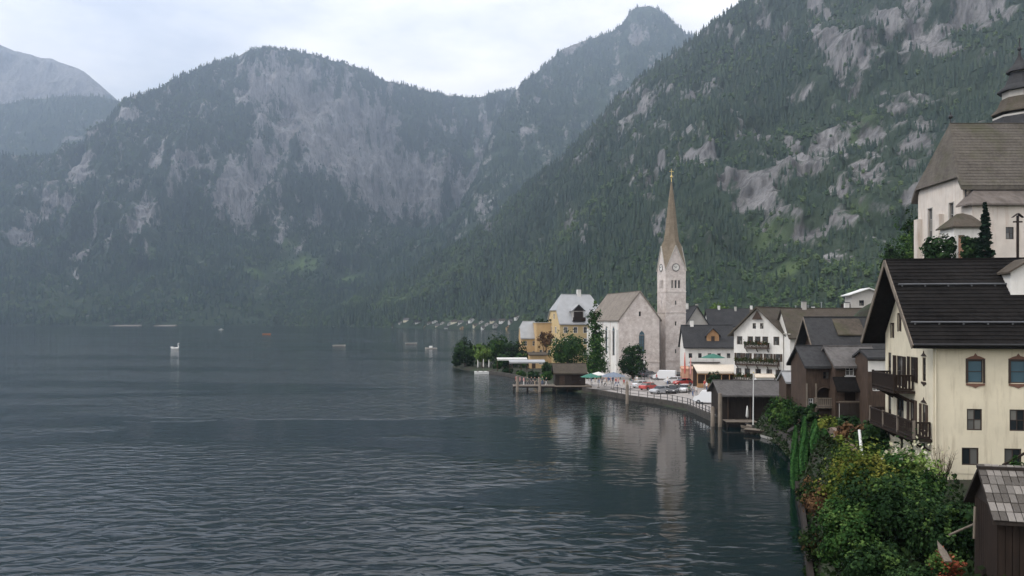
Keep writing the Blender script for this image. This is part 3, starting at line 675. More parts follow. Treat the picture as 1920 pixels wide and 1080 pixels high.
def door(house, wall, uc, w, h, mat, frame=None, name='door'):
    wall.holes.append((uc - w / 2, uc + w / 2, 0, h)); U, N_, Z = wall.u, wall.n, Vector((0, 0, 1)); q = MB()
    q.obox(wall.p(uc, h / 2, -.1), U, N_, Z, w / 2, .03, h / 2)
    for z in (.27, .72): q.obox(wall.p(uc, h * z, -.06), U, N_, Z, w * .36, .02, h * .17)
    o = q.build(name, mat, house); MB().obox(wall.p(uc + w * .36, h * .48, -.03), U, N_, Z, .05, .03, .02).build('handle', STEEL, o); return o
class House:
    "gabled house; local x along the front, y back; ridge 'x' (side to side) or 'y' (front to back)"
    def __init__(s, name, label, loc, rz, w, d, h, rise, ridge='x', wallm=None, roofm=None, ov=.6, gov=.6, cat='house', group=None, hips=(0, 0), t=.22, below=1.5, hrun=.9):
        s.hrun = hrun
        s.t = thing(name, label, cat, loc, rz, group); s.w, s.d, s.h, s.rise, s.ridge = w, d, h, rise, ridge
        s.wm, s.rm, s.ov, s.gov, s.hips, s.th, s.below = wallm or P_WHITE, roofm or R_SLT, ov, gov, hips, t, below
        b_ = -below
        s.F = Wall((0, 0, 0), (1, 0, 0), (0, -1, 0)); s.L = Wall((0, d, 0), (0, -1, 0), (-1, 0, 0))
        s.R = Wall((w, 0, 0), (0, 1, 0), (1, 0, 0)); s.B = Wall((w, d, 0), (-1, 0, 0), (0, 1, 0))
    def finish(s):
        w, d, h, r = s.w, s.d, s.h, s.rise; mb = MB()
        def gable(wl, span, hip):
            k = 2 * r / span; top = h + r if not hip else h + r * (1 - hip)
            wl.mesh(mb, span, top, [(-k, 1, h), (k, 1, h + k * span)])
        if s.ridge == 'x':
            s.F.mesh(mb, w, h); s.B.mesh(mb, w, h); gable(s.L, d, s.hips[0]); gable(s.R, d, s.hips[1])
        else:
            gable(s.F, w, s.hips[0]); gable(s.B, w, s.hips[1]); s.L.mesh(mb, d, h); s.R.mesh(mb, d, h)
        mb.box(.03, w - .03, .03, d - .03, -s.below, .02)
        s.wall = mb.build('wall', s.wm, s.t); s.roof = s.make_roof(); return s
    def make_roof(s, mat=None):
        # run: across the slopes (span), along: the ridge direction
        span, ln = (s.d, s.w) if s.ridge == 'x' else (s.w, s.d); r, h, ov, g = s.rise, s.h, s.ov, s.gov
        k = 2 * r / span; M = (lambda a, c, z: (a, c, z)) if s.ridge == 'x' else (lambda a, c, z: (c, a, z)); lift = s.th * math.sqrt(1 + k * k) * .98
        ze = h - k * ov + lift; zr = h + r + lift; a0, a1 = -g, ln + g; mb = MB()
        h0, h1 = s.hips; i0 = h0 * span * .5 * s.hrun; i1 = h1 * span * .5 * s.hrun
        dn = Vector((0, 0, -1)); tt = lift
        for sg in (0, 1):
            ce = -ov if sg == 0 else span + ov; cm = span / 2
            poly = [M(a0, ce, ze), M(a1, ce, ze)]
            if h1: q = (1 - h1); poly += [M(a1, ce + (cm - ce) * q, ze + (zr - ze) * q), M(a1 - g * 0 - i1, cm, zr)]
            else: poly += [M(a1, cm, zr)]
            if h0: q = (1 - h0); poly += [M(a0 + i0, cm, zr), M(a0, ce + (cm - ce) * q, ze + (zr - ze) * q)]
            else: poly += [M(a0, cm, zr)]
            mb.slab(poly, tt - (.004 if sg else 0), dn)
        for hh, a, i, in ((h0, a0, i0), (h1, a1, -i1)):
            if hh:
                q = 1 - hh; z = ze + (zr - ze) * q
                mb.slab([M(a, -ov + (span / 2 + ov) * q, z), M(a, span + ov - (span / 2 + ov) * q, z), M(a + i, span / 2, zr)], .1, dn)
        o = mb.build('roof', mat or s.rm, s.t); c = MB(); c.bar(M(a0 + i0, span / 2, zr + .01), M(a1 - i1, span / 2, zr + .01), .3, .1); c.build('ridge_cap', mat or s.rm, o); return o
    def courses(s, expo, hip=0.0):
        "overlapping shingle courses on the front slope, one mesh each"
        span, r, ov, g = s.d, s.rise, s.ov, s.gov; k = 2 * r / span; lift = s.th * math.sqrt(1 + k * k) * .98; n = int((span / 2 + ov) * math.sqrt(1 + k * k) / expo); run = (span / 2 + ov) / n
        for i in range(n):
            y0 = -ov + run * i; y1 = y0 + run * 1.12; f0, f1 = i / n, min(1, (i + 1.12) / n); z = lambda y: s.h + k * y + lift; j = RNG.uniform(0, .02)
            MB().slab([(-g - .02 + hip * f0, y0 - .03, z(y0) + .05 + j), (s.w + g, y0 - .03, z(y0) + .05 - j * .5), (s.w + g, y1, z(y1) + .008), (-g - .02 + hip * f1, y1, z(y1) + .008)], .035).build('shingle_course', s.rm, s.roof)
    def chimney(s, x, y, z0, z1, w=.7, mat=None, capm=None):
        o = MB().box(x - w / 2, x + w / 2, y - w / 2, y + w / 2, z0, z1).build('chimney', mat or P_GREY, s.roof); MB().box(x - w * .62, x + w * .62, y - w * .62, y + w * .62, z1, z1 + .12).build('chimney_cap', capm or LEAD, s.roof); return o
def balcony(house, wall, u0, u1, v, depth, mat, n=None, rail_h=1.0, flowers=None, brackets=3, solid=False, supports=False):
    "floor, rails and one mesh for each baluster"
    U, N_, Z = wall.u, wall.n, Vector((0, 0, 1)); f = MB()
    f.obox(wall.p((u0 + u1) / 2, v - .08, depth / 2), U, N_, Z, (u1 - u0) / 2, depth / 2, .08)
    for z in (.12, rail_h):
        f.obox(wall.p((u0 + u1) / 2, v + z, depth - .05), U, N_, Z, (u1 - u0) / 2, .06, .055)
        for u in (u0 + .05, u1 - .05): f.obox(wall.p(u, v + z, depth / 2), U, N_, Z, .05, depth / 2 - .11, .055)
    for k in range(brackets): u = u0 + .25 + (u1 - u0 - .5) * k / max(1, brackets - 1); f.bar(wall.p(u, v - .8, .02), wall.p(u, v - .17, depth * .8), .12)
    for u in (u0 + .06, u1 - .06): f.obox(wall.p(u, v + rail_h / 2 + .06, depth - .06), U, N_, Z, .07, .07, rail_h / 2 + .06)
    o = f.build('balcony', mat, house)
    n = n or int((u1 - u0) / .22); bm = MB(); bm.box(-.07, .07, -.015, .015, 0, rail_h - .13); me = bm.mesh('baluster', mat)
    def put(p, ang):
        q = link('baluster', me, o); q.location = p; q.rotation_euler = (0, 0, ang)
    a = math.atan2(U.y, U.x)
    for k in range(n): put(wall.p(u0 + .12 + (u1 - u0 - .24) * (k + .5) / n, v + .12, depth - .05), a)
    m = max(2, int(depth / .22))
    for u in (u0 + .05, u1 - .05):
        for k in range(m): put(wall.p(u, v + .12, .05 + (depth - .15) * (k + .5) / m), a + math.pi / 2)
    if flowers is not None:
        L_ = u1 - u0; nn = int(L_ * 130); g = NR
        uu = g.random(nn) * L_; pts = np.array([tuple(wall.p(u0 + a_, v + rail_h - .05 + .22 * z_, depth + .12 + .16 * y_)) for a_, z_, y_ in zip(uu, g.normal(size=nn), g.normal(size=nn))])
        link('flower_box', leaf_mesh('flower_box', pts, g.normal(size=(nn, 3)), .2, flowers, np.clip(g.random(nn) * .6 + .4 * np.abs(pn(uu * 1.7, uu * 0 + v)) * 2, 0, 1)), o)
    return o
# ------------------------------------------------------------------ village ground
SHORE = [(2, -80), (6, -20), (9, 5), (12.2, 28), (14.2, 38), (16.4, 45), (19.8, 54), (24.6, 70), (28.2, 80), (30.6, 92), (31.2, 104), (33, 112), (30, 118), (26, 132), (22, 145), (14, 158), (8, 168), (5, 182), (1, 201), (-6, 217), (-14, 231), (-19, 246),
         (-19, 268), (-10, 300), (6, 350), (22, 430), (40, 560), (55, 720), (80, 900)]
CTRL = [(20, 150, .9), (30, 130, .9), (35, 165, .9), (40, 185, .9), (40, 215, 1.2), (20, 200, .9), (0, 215, .9), (-10, 235, .8), (20, 245, 1.4), (0, 260, 1), (34, 112, .8), (45, 135, 1.6), (48, 160, 1.6), (60, 150, 3), (36, 85, 3.3), (33, 92, 1.6), (38, 100, 2.6), (44, 98, 4.2), (33, 78, 3.0),
        (27, 50, 4.5), (34, 48, 5.0), (40, 50, 6), (29, 62, 4.4), (38, 62, 5.5), (23.5, 47, 2.8), (18.5, 28, 5.2), (24, 28, 5.8), (17, 38, 2.4), (21, 40, 3.6), (14.5, 32, 2.4), (30, 38, 6.2), (60, 108, 21.6), (70, 105, 21.8), (85, 110, 22), (56, 99, 20.5), (66, 92, 20.5),
        (50, 80, 8), (58, 76, 11.5), (48, 64, 7), (70, 66, 16), (100, 100, 22), (66, 150, 7), (85, 150, 20), (80, 200, 12), (110, 200, 26), (60, 240, 4), (95, 260, 10), (52, 118, 12), (46, 112, 5), (60, 330, 4), (120, 330, 9), (140, 150, 25), (160, 250, 22), (130, 60, 20), (60, 20, 12), (90, 30, 18), (100, 500, 7), (200, 450, 9), (60, 600, 5), (250, 600, 9), (58, 122, 18)]
gx = np.unique(np.concatenate([np.arange(-26, 0, 1.0), np.arange(0, 64, .7), np.arange(64, 130, 2.0), np.arange(130, 420, 12)]))
gy = np.unique(np.concatenate([np.arange(-80, 18, 4.0), np.arange(18, 125, .7), np.arange(125, 300, 1.6), np.arange(300, 820, 12)]))
GX, GY = np.meshgrid(gx, gy)
def shore_dist(X, Y):
    S = np.array(SHORE, float); best = np.full(X.shape, 1e9)
    for (a, b_) in zip(S[:-1], S[1:]):
        d = b_ - a; t = np.clip(((X - a[0]) * d[0] + (Y - a[1]) * d[1]) / (d @ d), 0, 1)
        best = np.minimum(best, np.hypot(X - a[0] - t * d[0], Y - a[1] - t * d[1]))
    inside = np.zeros(X.shape, bool); poly = np.vstack([S, [(900, 900), (900, -80)]]); n = len(poly)
    for i in range(n):
        (x1, y1), (x2, y2) = poly[i], poly[(i + 1) % n]
        c = ((y1 > Y) != (y2 > Y)); xi = (x2 - x1) * (Y - y1) / ((y2 - y1) if y2 != y1 else 1e-9) + x1
        inside ^= c & (X < xi)
    return np.where(inside, best, -best)
def ground_z(X, Y):
    X = np.asarray(X, float); Y = np.asarray(Y, float); num = 0; den = 0
    for (a, b_, z) in CTRL:
        w = 1 / (((X - a) ** 2 + (Y - b_) ** 2) + 6) ** 1.7; num = num + w * z; den = den + w
    z = num / den; d = shore_dist(X, Y)
    z = z + fbm(X / 6, Y / 6, 4) * .25 * sstep(1, 8, z)
    z = np.where((Y > 108) & (Y < 213) & (X < 46 + (Y > 150) * 8), np.minimum(z, .5), z)
    return np.where(d > 0, (z - .05) * sstep(0, 2.2, d) + .05 - .3 * (1 - sstep(0, .6, d)), np.maximum(-.25 + d * .7, -5))
GZ = ground_z(GX, GY)
def gz(x, y): return float(ground_z(np.array([x]), np.array([y]))[0])
i_ = np.arange(GX.size).reshape(GX.shape)
gf = np.stack([i_[:-1, :-1], i_[:-1, 1:], i_[1:, 1:], i_[1:, :-1]], -1).reshape(-1, 4)
zq = GZ.ravel()[gf]; gf = gf[zq.max(1) > -4.9]
gr = link('ground', np_mesh('ground', np.stack([GX, GY, GZ], -1).reshape(-1, 3), gf, True), None, TURF); tag(gr, kind='structure')

# quay and plaza
PZ = .85
edge = [on(*q, PZ) for q in ((1344, 782), (1318, 771), (1290, 759), (1252, 751), (1215, 746), (1182, 742), (1150, 736), (1120, 731), (1093, 727))]
back = [Vector((14, 172, PZ)), Vector((16, 190, PZ)), Vector((18, 208, PZ)), Vector((44, 212, PZ)), Vector((56, 190, PZ)), Vector((46, 150, PZ)), Vector((42, 119, PZ)), Vector((30, 117, PZ))]
pl = MB(); pl.slab(list(reversed(edge + back)), .3); plz = pl.build('plaza', PAVE); tag(plz, kind='structure')
qw = MB()
for a, b_ in zip(edge[:-1], edge[1:]):
    d = (b_ - a).normalized(); nrm = Vector((d.y, -d.x, 0)); nrm = -nrm if nrm.y > 0 else nrm
    qw.slab([a + nrm * .25 + Vector((0, 0, .06)), b_ + nrm * .25 + Vector((0, 0, .06)), b_ - nrm * .3 + Vector((0, 0, .06)), a - nrm * .3 + Vector((0, 0, .06))], 3.4)
e0 = edge[0]; qw.slab([e0 + Vector((-.2, -.2, .065)), e0 + Vector((.5, -.1, .065)), Vector((30.6, 117, PZ + .065)), Vector((29.9, 117, PZ + .065))], 3.4)
qwo = qw.build('quay_wall', QUAY); tag(qwo, 'long dark stone quay wall along the church square', 'wall')

# ------------------------------------------------------------------ lakeside church with the spire
def place(px, Y, z): return Vector(((px - CX) / F * Y, Y, z))
RZ = rad(12); c0 = place(1161, 200, PZ)
ch = House('church', 'grey stone church with slender brown spire and clock on the lakeside square', c0, RZ, 11.0, 25, 13.7, 6.9, 'y', STONE, R_NAVE, ov=.35, gov=.25, cat='church', t=.25)
window(ch.t, ch.F, 6.0, 5.2, 1.5, 4.6, FRAME_D, GLASS_B, 2, 4, .3, .09, surround=P_GREY)
window(ch.t, ch.F, 5.5, 14.6, .55, 1.2, FRAME_D, GLASS, 1, 1, .3)
for k in range(4): window(ch.t, ch.L, 3.4 + 5.8 * k, 4.6, 1.5, 6.2, FRAME_D, GLASS_B, 2, 4, .3, .09, surround=P_GREY)
door(ch.t, ch.F, 3.0, 1.6, 2.8, W_DARK)
ch.finish()
ar = MB()   # pointed heads over the tall windows
for wl, uc, v in [(ch.F, 6.0, 9.8)] + [(ch.L, 3.4 + 5.8 * k, 10.8) for k in range(4)]:
    A = MB(); A.slab([wl.p(uc - .75, v, .03), wl.p(uc + .75, v, .03), wl.p(uc + .55, v + .6, .03), wl.p(uc, v + 1.15, .03), wl.p(uc - .55, v + .6, .03)], .1, -wl.n); A.build('window_head', GLASS_B, ch.t)
for k in range(5): MB().obox(ch.L.p(.55 + 5.95 * k, 5.6, .35), ch.L.u, ch.L.n, (0, 0, 1), .4, .35, 5.6).build('buttress', P_WHITE, ch.t)
for k in range(4): # limewashed bays between the buttresses, round the windows
    a_, b2 = .95 + 5.95 * k, .55 + 5.95 * (k + 1) - .4; wc = 3.4 + 5.8 * k
    for (u0, u1, z0, z1) in ((a_, wc - .9, .1, 13.4), (wc + .9, b2, .1, 13.4), (wc - .9, wc + .9, .1, 4.5), (wc - .9, wc + .9, 12.1, 13.4)):
        MB().obox(ch.L.p((u0 + u1) / 2, (z0 + z1) / 2, .03), ch.L.u, ch.L.n, (0, 0, 1), (u1 - u0) / 2, .03, (z1 - z0) / 2).build('wall_render', P_WHITE, ch.t)
cor = MB()
for z in (3.1,): cor.obox(ch.F.p(5.5, z, .06), ch.F.u, ch.F.n, (0, 0, 1), 5.6, .08, .12)
cor.build('string_course', STONE, ch.t)
cop = MB(); cop.bar(ch.F.p(-.2, 13.6, -.05), ch.F.p(5.5, 20.95, -.05), .5, .3); cop.bar(ch.F.p(11.2, 13.6, -.05), ch.F.p(5.5, 20.95, -.05), .496, .3); cop.build('gable_coping', R_NAVE, ch.t)
MB().tube([ch.F.p(10.85, 0, .1), ch.F.p(10.85, 14, .1)], .09, 6).build('downpipe', DARKMET, ch.t)
# tower, in the church's own frame
tw0 = place(1248, 206, PZ); M_ = Matrix.Rotation(-RZ, 4, 'Z'); q = M_ @ (tw0 - c0); TW = 5.6; tx, ty = q.x, q.y
EV = 26.6
tF = Wall((tx, ty, 0), (1, 0, 0), (0, -1, 0)); tL = Wall((tx, ty + TW, 0), (0, -1, 0), (-1, 0, 0)); tR = Wall((tx + TW, ty, 0), (0, 1, 0), (1, 0, 0)); tB = Wall((tx + TW, ty + TW, 0), (-1, 0, 0), (0, 1, 0))
for wl in (tF, tL, tR):
    for k in (-1, 0, 1): window(ch.t, wl, TW / 2 + k * .95, 21.9, .62, 2.1, STONE, GLASS, 1, 1, .35, .04, name='belfry_opening')
    for v in (17.6, 12.2, 5.0): window(ch.t, wl, TW / 2, v, .42, 1.1, STONE, GLASS, 1, 1, .3, .03)
tm = MB(); GH = 6.3; kk = GH / (TW / 2)
for wl in (tF, tL, tR, tB): wl.mesh(tm, TW, EV + GH, [(-kk, 1, EV), (kk, 1, EV + kk * TW)], .35)
tm.box(tx + .05, tx + TW - .05, ty + .05, ty + TW - .05, -1, .02)
tower = tm.build('tower', STONE, ch.t)
for z in (3.1, 15.5, 20.9): MB().box(tx - .09, tx + TW + .09, ty - .09, ty + TW + .09, z, z + .22).build('belt_course', STONE, tower)
cp = MB()
for wl in (tF, tL, tR, tB):
    cp.bar(wl.p(-.05, EV - .1, .04), wl.p(TW / 2, EV + GH + .1, .04), .34, .2); cp.bar(wl.p(TW + .05, EV - .1, .04), wl.p(TW / 2, EV + GH + .1, .04), .336, .2)
cp.build('gable_coping', P_GREY, tower)
for wl in (tF, tL, tR):
    cc = MB(); C_ = wl.p(TW / 2, 27.3, .1); U = wl.u; Z = Vector((0, 0, 1))
    cc.slab([C_ + U * (math.cos(6.2832 * k / 20) * 1.0) + Z * math.sin(6.2832 * k / 20) for k in range(20)], .09, -wl.n); cf = cc.build('clock_face', P_WHITE, tower)
    r_ = MB(); r_.tube([C_ + wl.n * .02 + U * (math.cos(6.2832 * k / 20) * .98) + Z * (math.sin(6.2832 * k / 20) * .98) for k in range(21)], .07, 5, False); r_.build('clock_rim', DARKMET, cf)
    hd = MB(); hd.tube([C_ + wl.n * .03 - wl.n * .01, C_ + wl.n * .06], .12, 8)
    for a, l_ in ((.9, .5), (2.6, .8)): hd.bar(C_ + wl.n * .05, C_ + wl.n * .05 + U * (math.cos(a) * l_) + Z * (math.sin(a) * l_), .09, .03)
    for k in range(12): a = 6.2832 * k / 12; hm = MB(); hm.bar(C_ + wl.n * .03 + U * (math.cos(a) * .72) + Z * (math.sin(a) * .72), C_ + wl.n * .03 + U * (math.cos(a) * .88) + Z * (math.sin(a) * .88), .07, .03); hm.build('hour_mark', DARKMET, cf)
    hd.build('clock_hands', DARKMET, cf)
# spire: eight sides, flaring onto the four gables and running down to the corners between them
cx_, cy_ = tx + TW / 2, ty + TW / 2; hb = TW / 2; sp = MB(); ring = []
zt = 50.4; gtop = EV + GH
def ringpts(r, z, zc): return [(cx_ + r * math.cos(rad(45 * k)) , cy_ + r * math.sin(rad(45 * k)), z if k % 2 == 0 else zc) for k in range(8)]
levels = []
base = []
for k in range(8):
    a = rad(45 * k)
    if k % 2 == 0: base.append((cx_ + (hb + .12) * math.cos(a), cy_ + (hb + .12) * math.sin(a), gtop + .15))
    else: base.append((cx_ + (hb + .1) * 1.414 * math.cos(a), cy_ + (hb + .1) * 1.414 * math.sin(a), EV + .1))
levels.append(base)
for (r, z) in ((2.15, gtop + 1.6), (1.72, gtop + 4.4), (1.2, gtop + 9.0), (.66, gtop + 13.6), (.2, zt - .8)): levels.append([(cx_ + r * math.cos(rad(45 * k)), cy_ + r * math.sin(rad(45 * k)), z - (2.6 if (k % 2 and r > 2.1) else 0)) for k in range(8)])
vs = [p for l_ in levels for p in l_] + [(cx_, cy_, zt)]; fs = []
for i in range(len(levels) - 1): fs += [(i * 8 + k, i * 8 + (k + 1) % 8, (i + 1) * 8 + (k + 1) % 8, (i + 1) * 8 + k) for k in range(8)]
n8 = (len(levels) - 1) * 8; fs += [(n8 + k, n8 + (k + 1) % 8, len(vs) - 1) for k in range(8)]
spo = sp.add(vs, fs).build('spire', R_SPIRE, ch.t)
fi = MB(); fi.tube([(cx_, cy_, zt - .8), (cx_, cy_, zt + 3.0)], [.12, .05], 6); fi.ball((cx_, cy_, zt + .9), .36); fi.bar((cx_ - .6, cy_, zt + 2.3), (cx_ + .6, cy_, zt + 2.3), .1); fi.build('cross', GOLD, spo)

# ------------------------------------------------------------------ buildings along the shore beyond the church
v_ = House('villa', 'yellow villa with a big pale metal roof beside the church', place(1050, 236, 1.2), rad(16), 14, 11, 12.6, 8.2, 'x', P_YEL, R_ZINC, ov=.5, gov=.4, hips=(.55, .55))
for k in range(4):
    for z in (2.5, 6.0, 9.4): window(v_.t, v_.F, 1.8 + 3.1 * k, z, 1.1, 1.8, FRAME_W, GLASS, 2, 2, surround=P_WHITE)
for z in (6.0, 9.4): window(v_.t, v_.L, 3.2, z, 1.1, 1.8, surround=P_WHITE); window(v_.t, v_.L, 7.2, z, 1.1, 1.8, surround=P_WHITE)
window(v_.t, v_.L, 5.5, 13.6, 1.1, 1.6)
v_.finish(); v_.chimney(8, 5.5, 18, 22.6, 1.1, P_WHITE)
dm = MB(); dm.box(4.2, 7.6, .3, 4.5, 13.2, 16.2); dmo = dm.build('dormer', P_GREY, v_.t)
dr = MB(); dr.slab([(3.7, -.2, 16.1), (5.9, -.2, 18.1), (5.9, 5.6, 18.1), (3.7, 4.6, 16.1)], .2); dr.slab([(8.1, -.2, 16.1), (8.1, 4.6, 16.1), (5.9, 5.6, 18.104), (5.9, -.2, 18.104)], .2); dr.build('dormer_roof', R_ZINC, dmo)
gb = MB(); gb.slab([(4.3, .28, 16.0), (7.5, .28, 16.0), (5.9, .28, 17.6)], .06, (0, -1, 0)); gb.box(4.5, 7.3, .1, .28, 13.5, 15.8); gb.build('dormer_window', W_DARK, dmo)
MB().box(3.9, 7.9, -.6, .25, 12.9, 13.15).box(3.9, 7.9, -.62, -.5, 13.15, 14.1).build('dormer_balcony', W_DARK, dmo)

v2 = House('annex_house', 'small ochre house with a steep grey roof next to the dark trees', place(977, 246, 1.2), rad(6), 5.4, 6, 8.0, 4.6, 'x', P_OCH, R_ZINC, ov=.4, gov=.2, hips=(.4, .4))
for k in range(2):
    for z in (2.2, 5.3): window(v2.t, v2.F, 1.4 + 2.6 * k, z, .9, 1.5)
v2.finish()
t4 = thing('terrace_block', 'flat-roofed ochre block with plants along its roof terrace', 'building', place(1006, 243, 1.2), rad(8))
F4 = Wall((0, 0, 0), (1, 0, 0), (0, -1, 0)); L4 = Wall((0, 8, 0), (0, -1, 0), (-1, 0, 0)); m4 = MB()
for k in range(3):
    for z in (2.6, 7.4): window(t4, F4, 1.4 + 2.5 * k, z, 1.0, 1.6)
F4.mesh(m4, 7.6, 12.4); L4.mesh(m4, 8, 12.4); m4.box(.02, 7.58, .2, 8, 11.9, 12.1); m4.box(7.5, 7.6, .01, 8, -1, 12.4); m4.box(.1, 7.5, .2, 8, -1, .02); m4.build('wall', P_OCH, t4)
MB().box(-.2, 7.8, -.25, 8, 12.4, 12.62).build('parapet', P_GREY, t4)
p_, n_, ti_ = crown_pts([(x, .6, 13.0, .8, .5, .7) for x in (.6, 2, 3.4, 4.8, 6.2, 7.2)], 1100, 3); link('terrace_plants', leaf_mesh('terrace_plants', p_, n_, .3, L_DK, ti_), t4)
k5 = House('kiosk', 'small orange kiosk under the trees by the lakeside terrace', place(994, 222, 1.0), rad(8), 4.6, 4, 3.7, .5, 'x', P_OCH, R_BRN, ov=.4, gov=.4, cat='kiosk')
door(k5.t, k5.F, 1.1, .9, 2.1, W_BRN); window(k5.t, k5.F, 3.1, 1.1, 1.2, 1.2); k5.finish()

def canopy(name, label, p, w, d, h, mat, rz=0, n=3, drop=.45, group=None, post=None):
    "sloping cloth roof on posts with a hanging valance"
    t = thing(name, label, 'awning', p, rz, group)
    a = MB(); a.slab([(0, 0, h - drop), (w, 0, h - drop), (w, d, h), (0, d, h)], .08); r = a.build('roof_cloth', mat, t)
    MB().box(.02, w - .02, -.03, -.005, h - drop - .38, h - drop - .02).build('valance', mat, r)
    for k in range(n):
        x = .1 + (w - .2) * k / (n - 1)
        MB().box(x - .06, x + .06, .05, .17, -.4, h - drop - .09).build('post', post or W_BRN, t); MB().box(x - .06, x + .06, d - .17, d - .05, -.4, h - .09).build('post', post or W_BRN, t)
    return t
canopy('terrace_awning', 'long white awning over the lakeside terrace below the kiosk', place(955, 206, .9), 9.4, 3.0, 3.2, R_ZINC, rad(4), 4)
canopy('terrace_awning', 'low white awning running behind the swimming raft', place(932, 214, .9), 8.2, 2.4, 3.4, CLOTH_W, rad(4), 3, .3)

def parasol(name, label, p, h, r, mat, open_=True, group=None, sides=8):
    t = thing(name, label, 'parasol', p, RNG.uniform(0, 1), group)
    MB().tube([(0, 0, 0), (0, 0, h)], .035, 6).build('pole', W_OAK, t); MB().lathe([(.28, 0), (.28, .08), (.06, .12)], n=10).build('base', QUAY, t)
    a = MB()
    if open_: a.lathe([(r, h - r * .34), (r * .98, h - r * .32), (r * .5, h - r * .14), (.03, h)], n=sides, smooth=False)
    else: a.lathe([(.10, h * .34), (.20, h * .42), (.15, h * .7), (.05, h)], n=sides)
    a.build('canopy', mat, t); return t
# swimming raft with folded parasols
rf = thing('swimming_raft', 'small white raft moored off the wooded point', 'raft', place(890, 214, .1), rad(5))
q = MB()
for k in range(11): MB().box(.02 + .44 * k, .44 + .44 * k, 0, 2.6, .42, .5).build('plank', FRAME_W, rf)
MB().box(0, 4.86, .1, 2.5, -.2, .418).build('float', FRAME_W, rf)
for k in range(3): parasol('folded_parasol', 'white folded parasol standing on the swimming raft', place(890, 214, .6) + Vector((.8 + 1.5 * k, .9 + .4 * (k % 2), 0)), 3.2 + .2 * (k % 2), 1, CLOTH_W, False, 'folded parasols on the raft')
# ------------------------------------------------------------------ boathouse with its deck, left end of the quay
def zz(py, Y): return CH - (py - HY) / F * Y
bh = House('boathouse', 'dark brown boathouse on piles beside the tour landing stage', place(1041, 163, 1.15), rad(2), 6.2, 4.2, 2.6, 1.5, 'x', W_BLK, R_BRN, ov=.5, gov=.4, cat='boathouse', below=.6)
door(bh.t, bh.F, 1.4, 1.1, 2.0, W_BRN); door(bh.t, bh.F, 4.4, 2.0, 2.1, W_DARK); window(bh.t, bh.L, 2, 1.0, .9, 1.0); bh.finish()
def deck(name, label, p, w, d, rz=0, n=None, mat=None, piles=True, z=0.0):
    "planked landing stage on piles; each plank a part"
    t = thing(name, label, 'jetty', p, rz); n = n or int(w / .42); pm = MB().box(0, w / n - .03, 0, d, -.08, 0).mesh('plank', mat or W_OAK)
    for k in range(n): o = link('plank', pm, t); o.location = (w / n * k, 0, RNG.uniform(-.012, .012))
    for y in (.25, d - .25): MB().box(.02, w - .02, y - .1, y + .1, -.36, -.1).build('beam', W_BLK, t)
    if piles:
        for k in range(max(2, int(w / 2.4) + 1)):
            for y in (.28, d - .28): x = .2 + (w - .4) * k / max(1, int(w / 2.4)); MB().tube([(x, y, -3.2), (x, y, -.2)], .13, 7).build('pile', W_BLK, t)
    return t
deck('landing_stage', 'grey planked landing stage with visitors left of the boathouse', place(962, 161, 1.15), 8.8, 4.6, rad(1))
deck('boathouse_platform', 'planked platform carrying the dark boathouse', place(1040, 160.6, 1.1), 7.6, 7.0, rad(2))
for k, (px, Y, h) in enumerate(((970, 160.3, 3.2), (1012, 160.2, 2.9), (1176, 137.5, 3.4), (1336, 108.6, 2.7), (1350, 108.2, 4.6))):
    lab = ('thick mooring pile at the outer corner of the landing stage', 'thick mooring pile in front of the landing stage near the boathouse', 'weathered mooring pile rising out of the lake before the quay wall', 'short mooring pile at the end of the quay by the boat shed', 'tall mooring pile at the corner of the boat shed')[k]
    p = place(px, Y, 0); t = tag(MB().tube([(0, 0, -3), (0, 0, h - .12), (0, 0, h)], [.3, .27, .12], 9).build('mooring_pile', W_OAK), lab, 'pile', 'mooring piles'); t.location = p

# ------------------------------------------------------------------ houses round the square
lw = House('market_house', 'long low white house with dark roof and timber dormer behind the tower', place(1284, 187, 1.4), rad(-4), 11.4, 8, 7.2, 4.4, 'x', P_WHITE, R_SLT, ov=.7, gov=.4)
for k in range(5): window(lw.t, lw.F, 1.3 + 2.2 * k, 4.2, .8, 1.1, FRAME_D)
for k in range(3): window(lw.t, lw.F, 2.2 + 3.2 * k, 1.0, 1.4, 1.5, FRAME_D)
lw.finish()
dmo = MB().box(5.2, 8.0, .6, 5, 7.4, 9.6).build('dormer', W_LIGHT, lw.t)
MB().slab([(5.2, .598, 9.6), (8.0, .598, 9.6), (6.6, .598, 11.0)], .3, (0, 1, 0)).build('dormer_gable', W_LIGHT, dmo)
MB().slab([(4.8, .1, 9.35), (6.6, .1, 11.25), (6.6, 5, 11.25), (4.8, 4, 9.35)], .16).slab([(8.4, .1, 9.35), (8.4, 4, 9.35), (6.6, 5, 11.254), (6.6, .1, 11.254)], .16).build('dormer_roof', R_SLT, dmo)
MB().box(6.2, 7.0, .54, .6, 8.0, 9.3).build('dormer_window', FRAME_D, dmo)
sg = MB().box(1.0, 8.0, -1.1, -.02, 3.15, 3.3).build('shop_awning', W_DARK, lw.t); lw.chimney(2.2, 4.0, 11, 13.0, .8, P_WHITE)

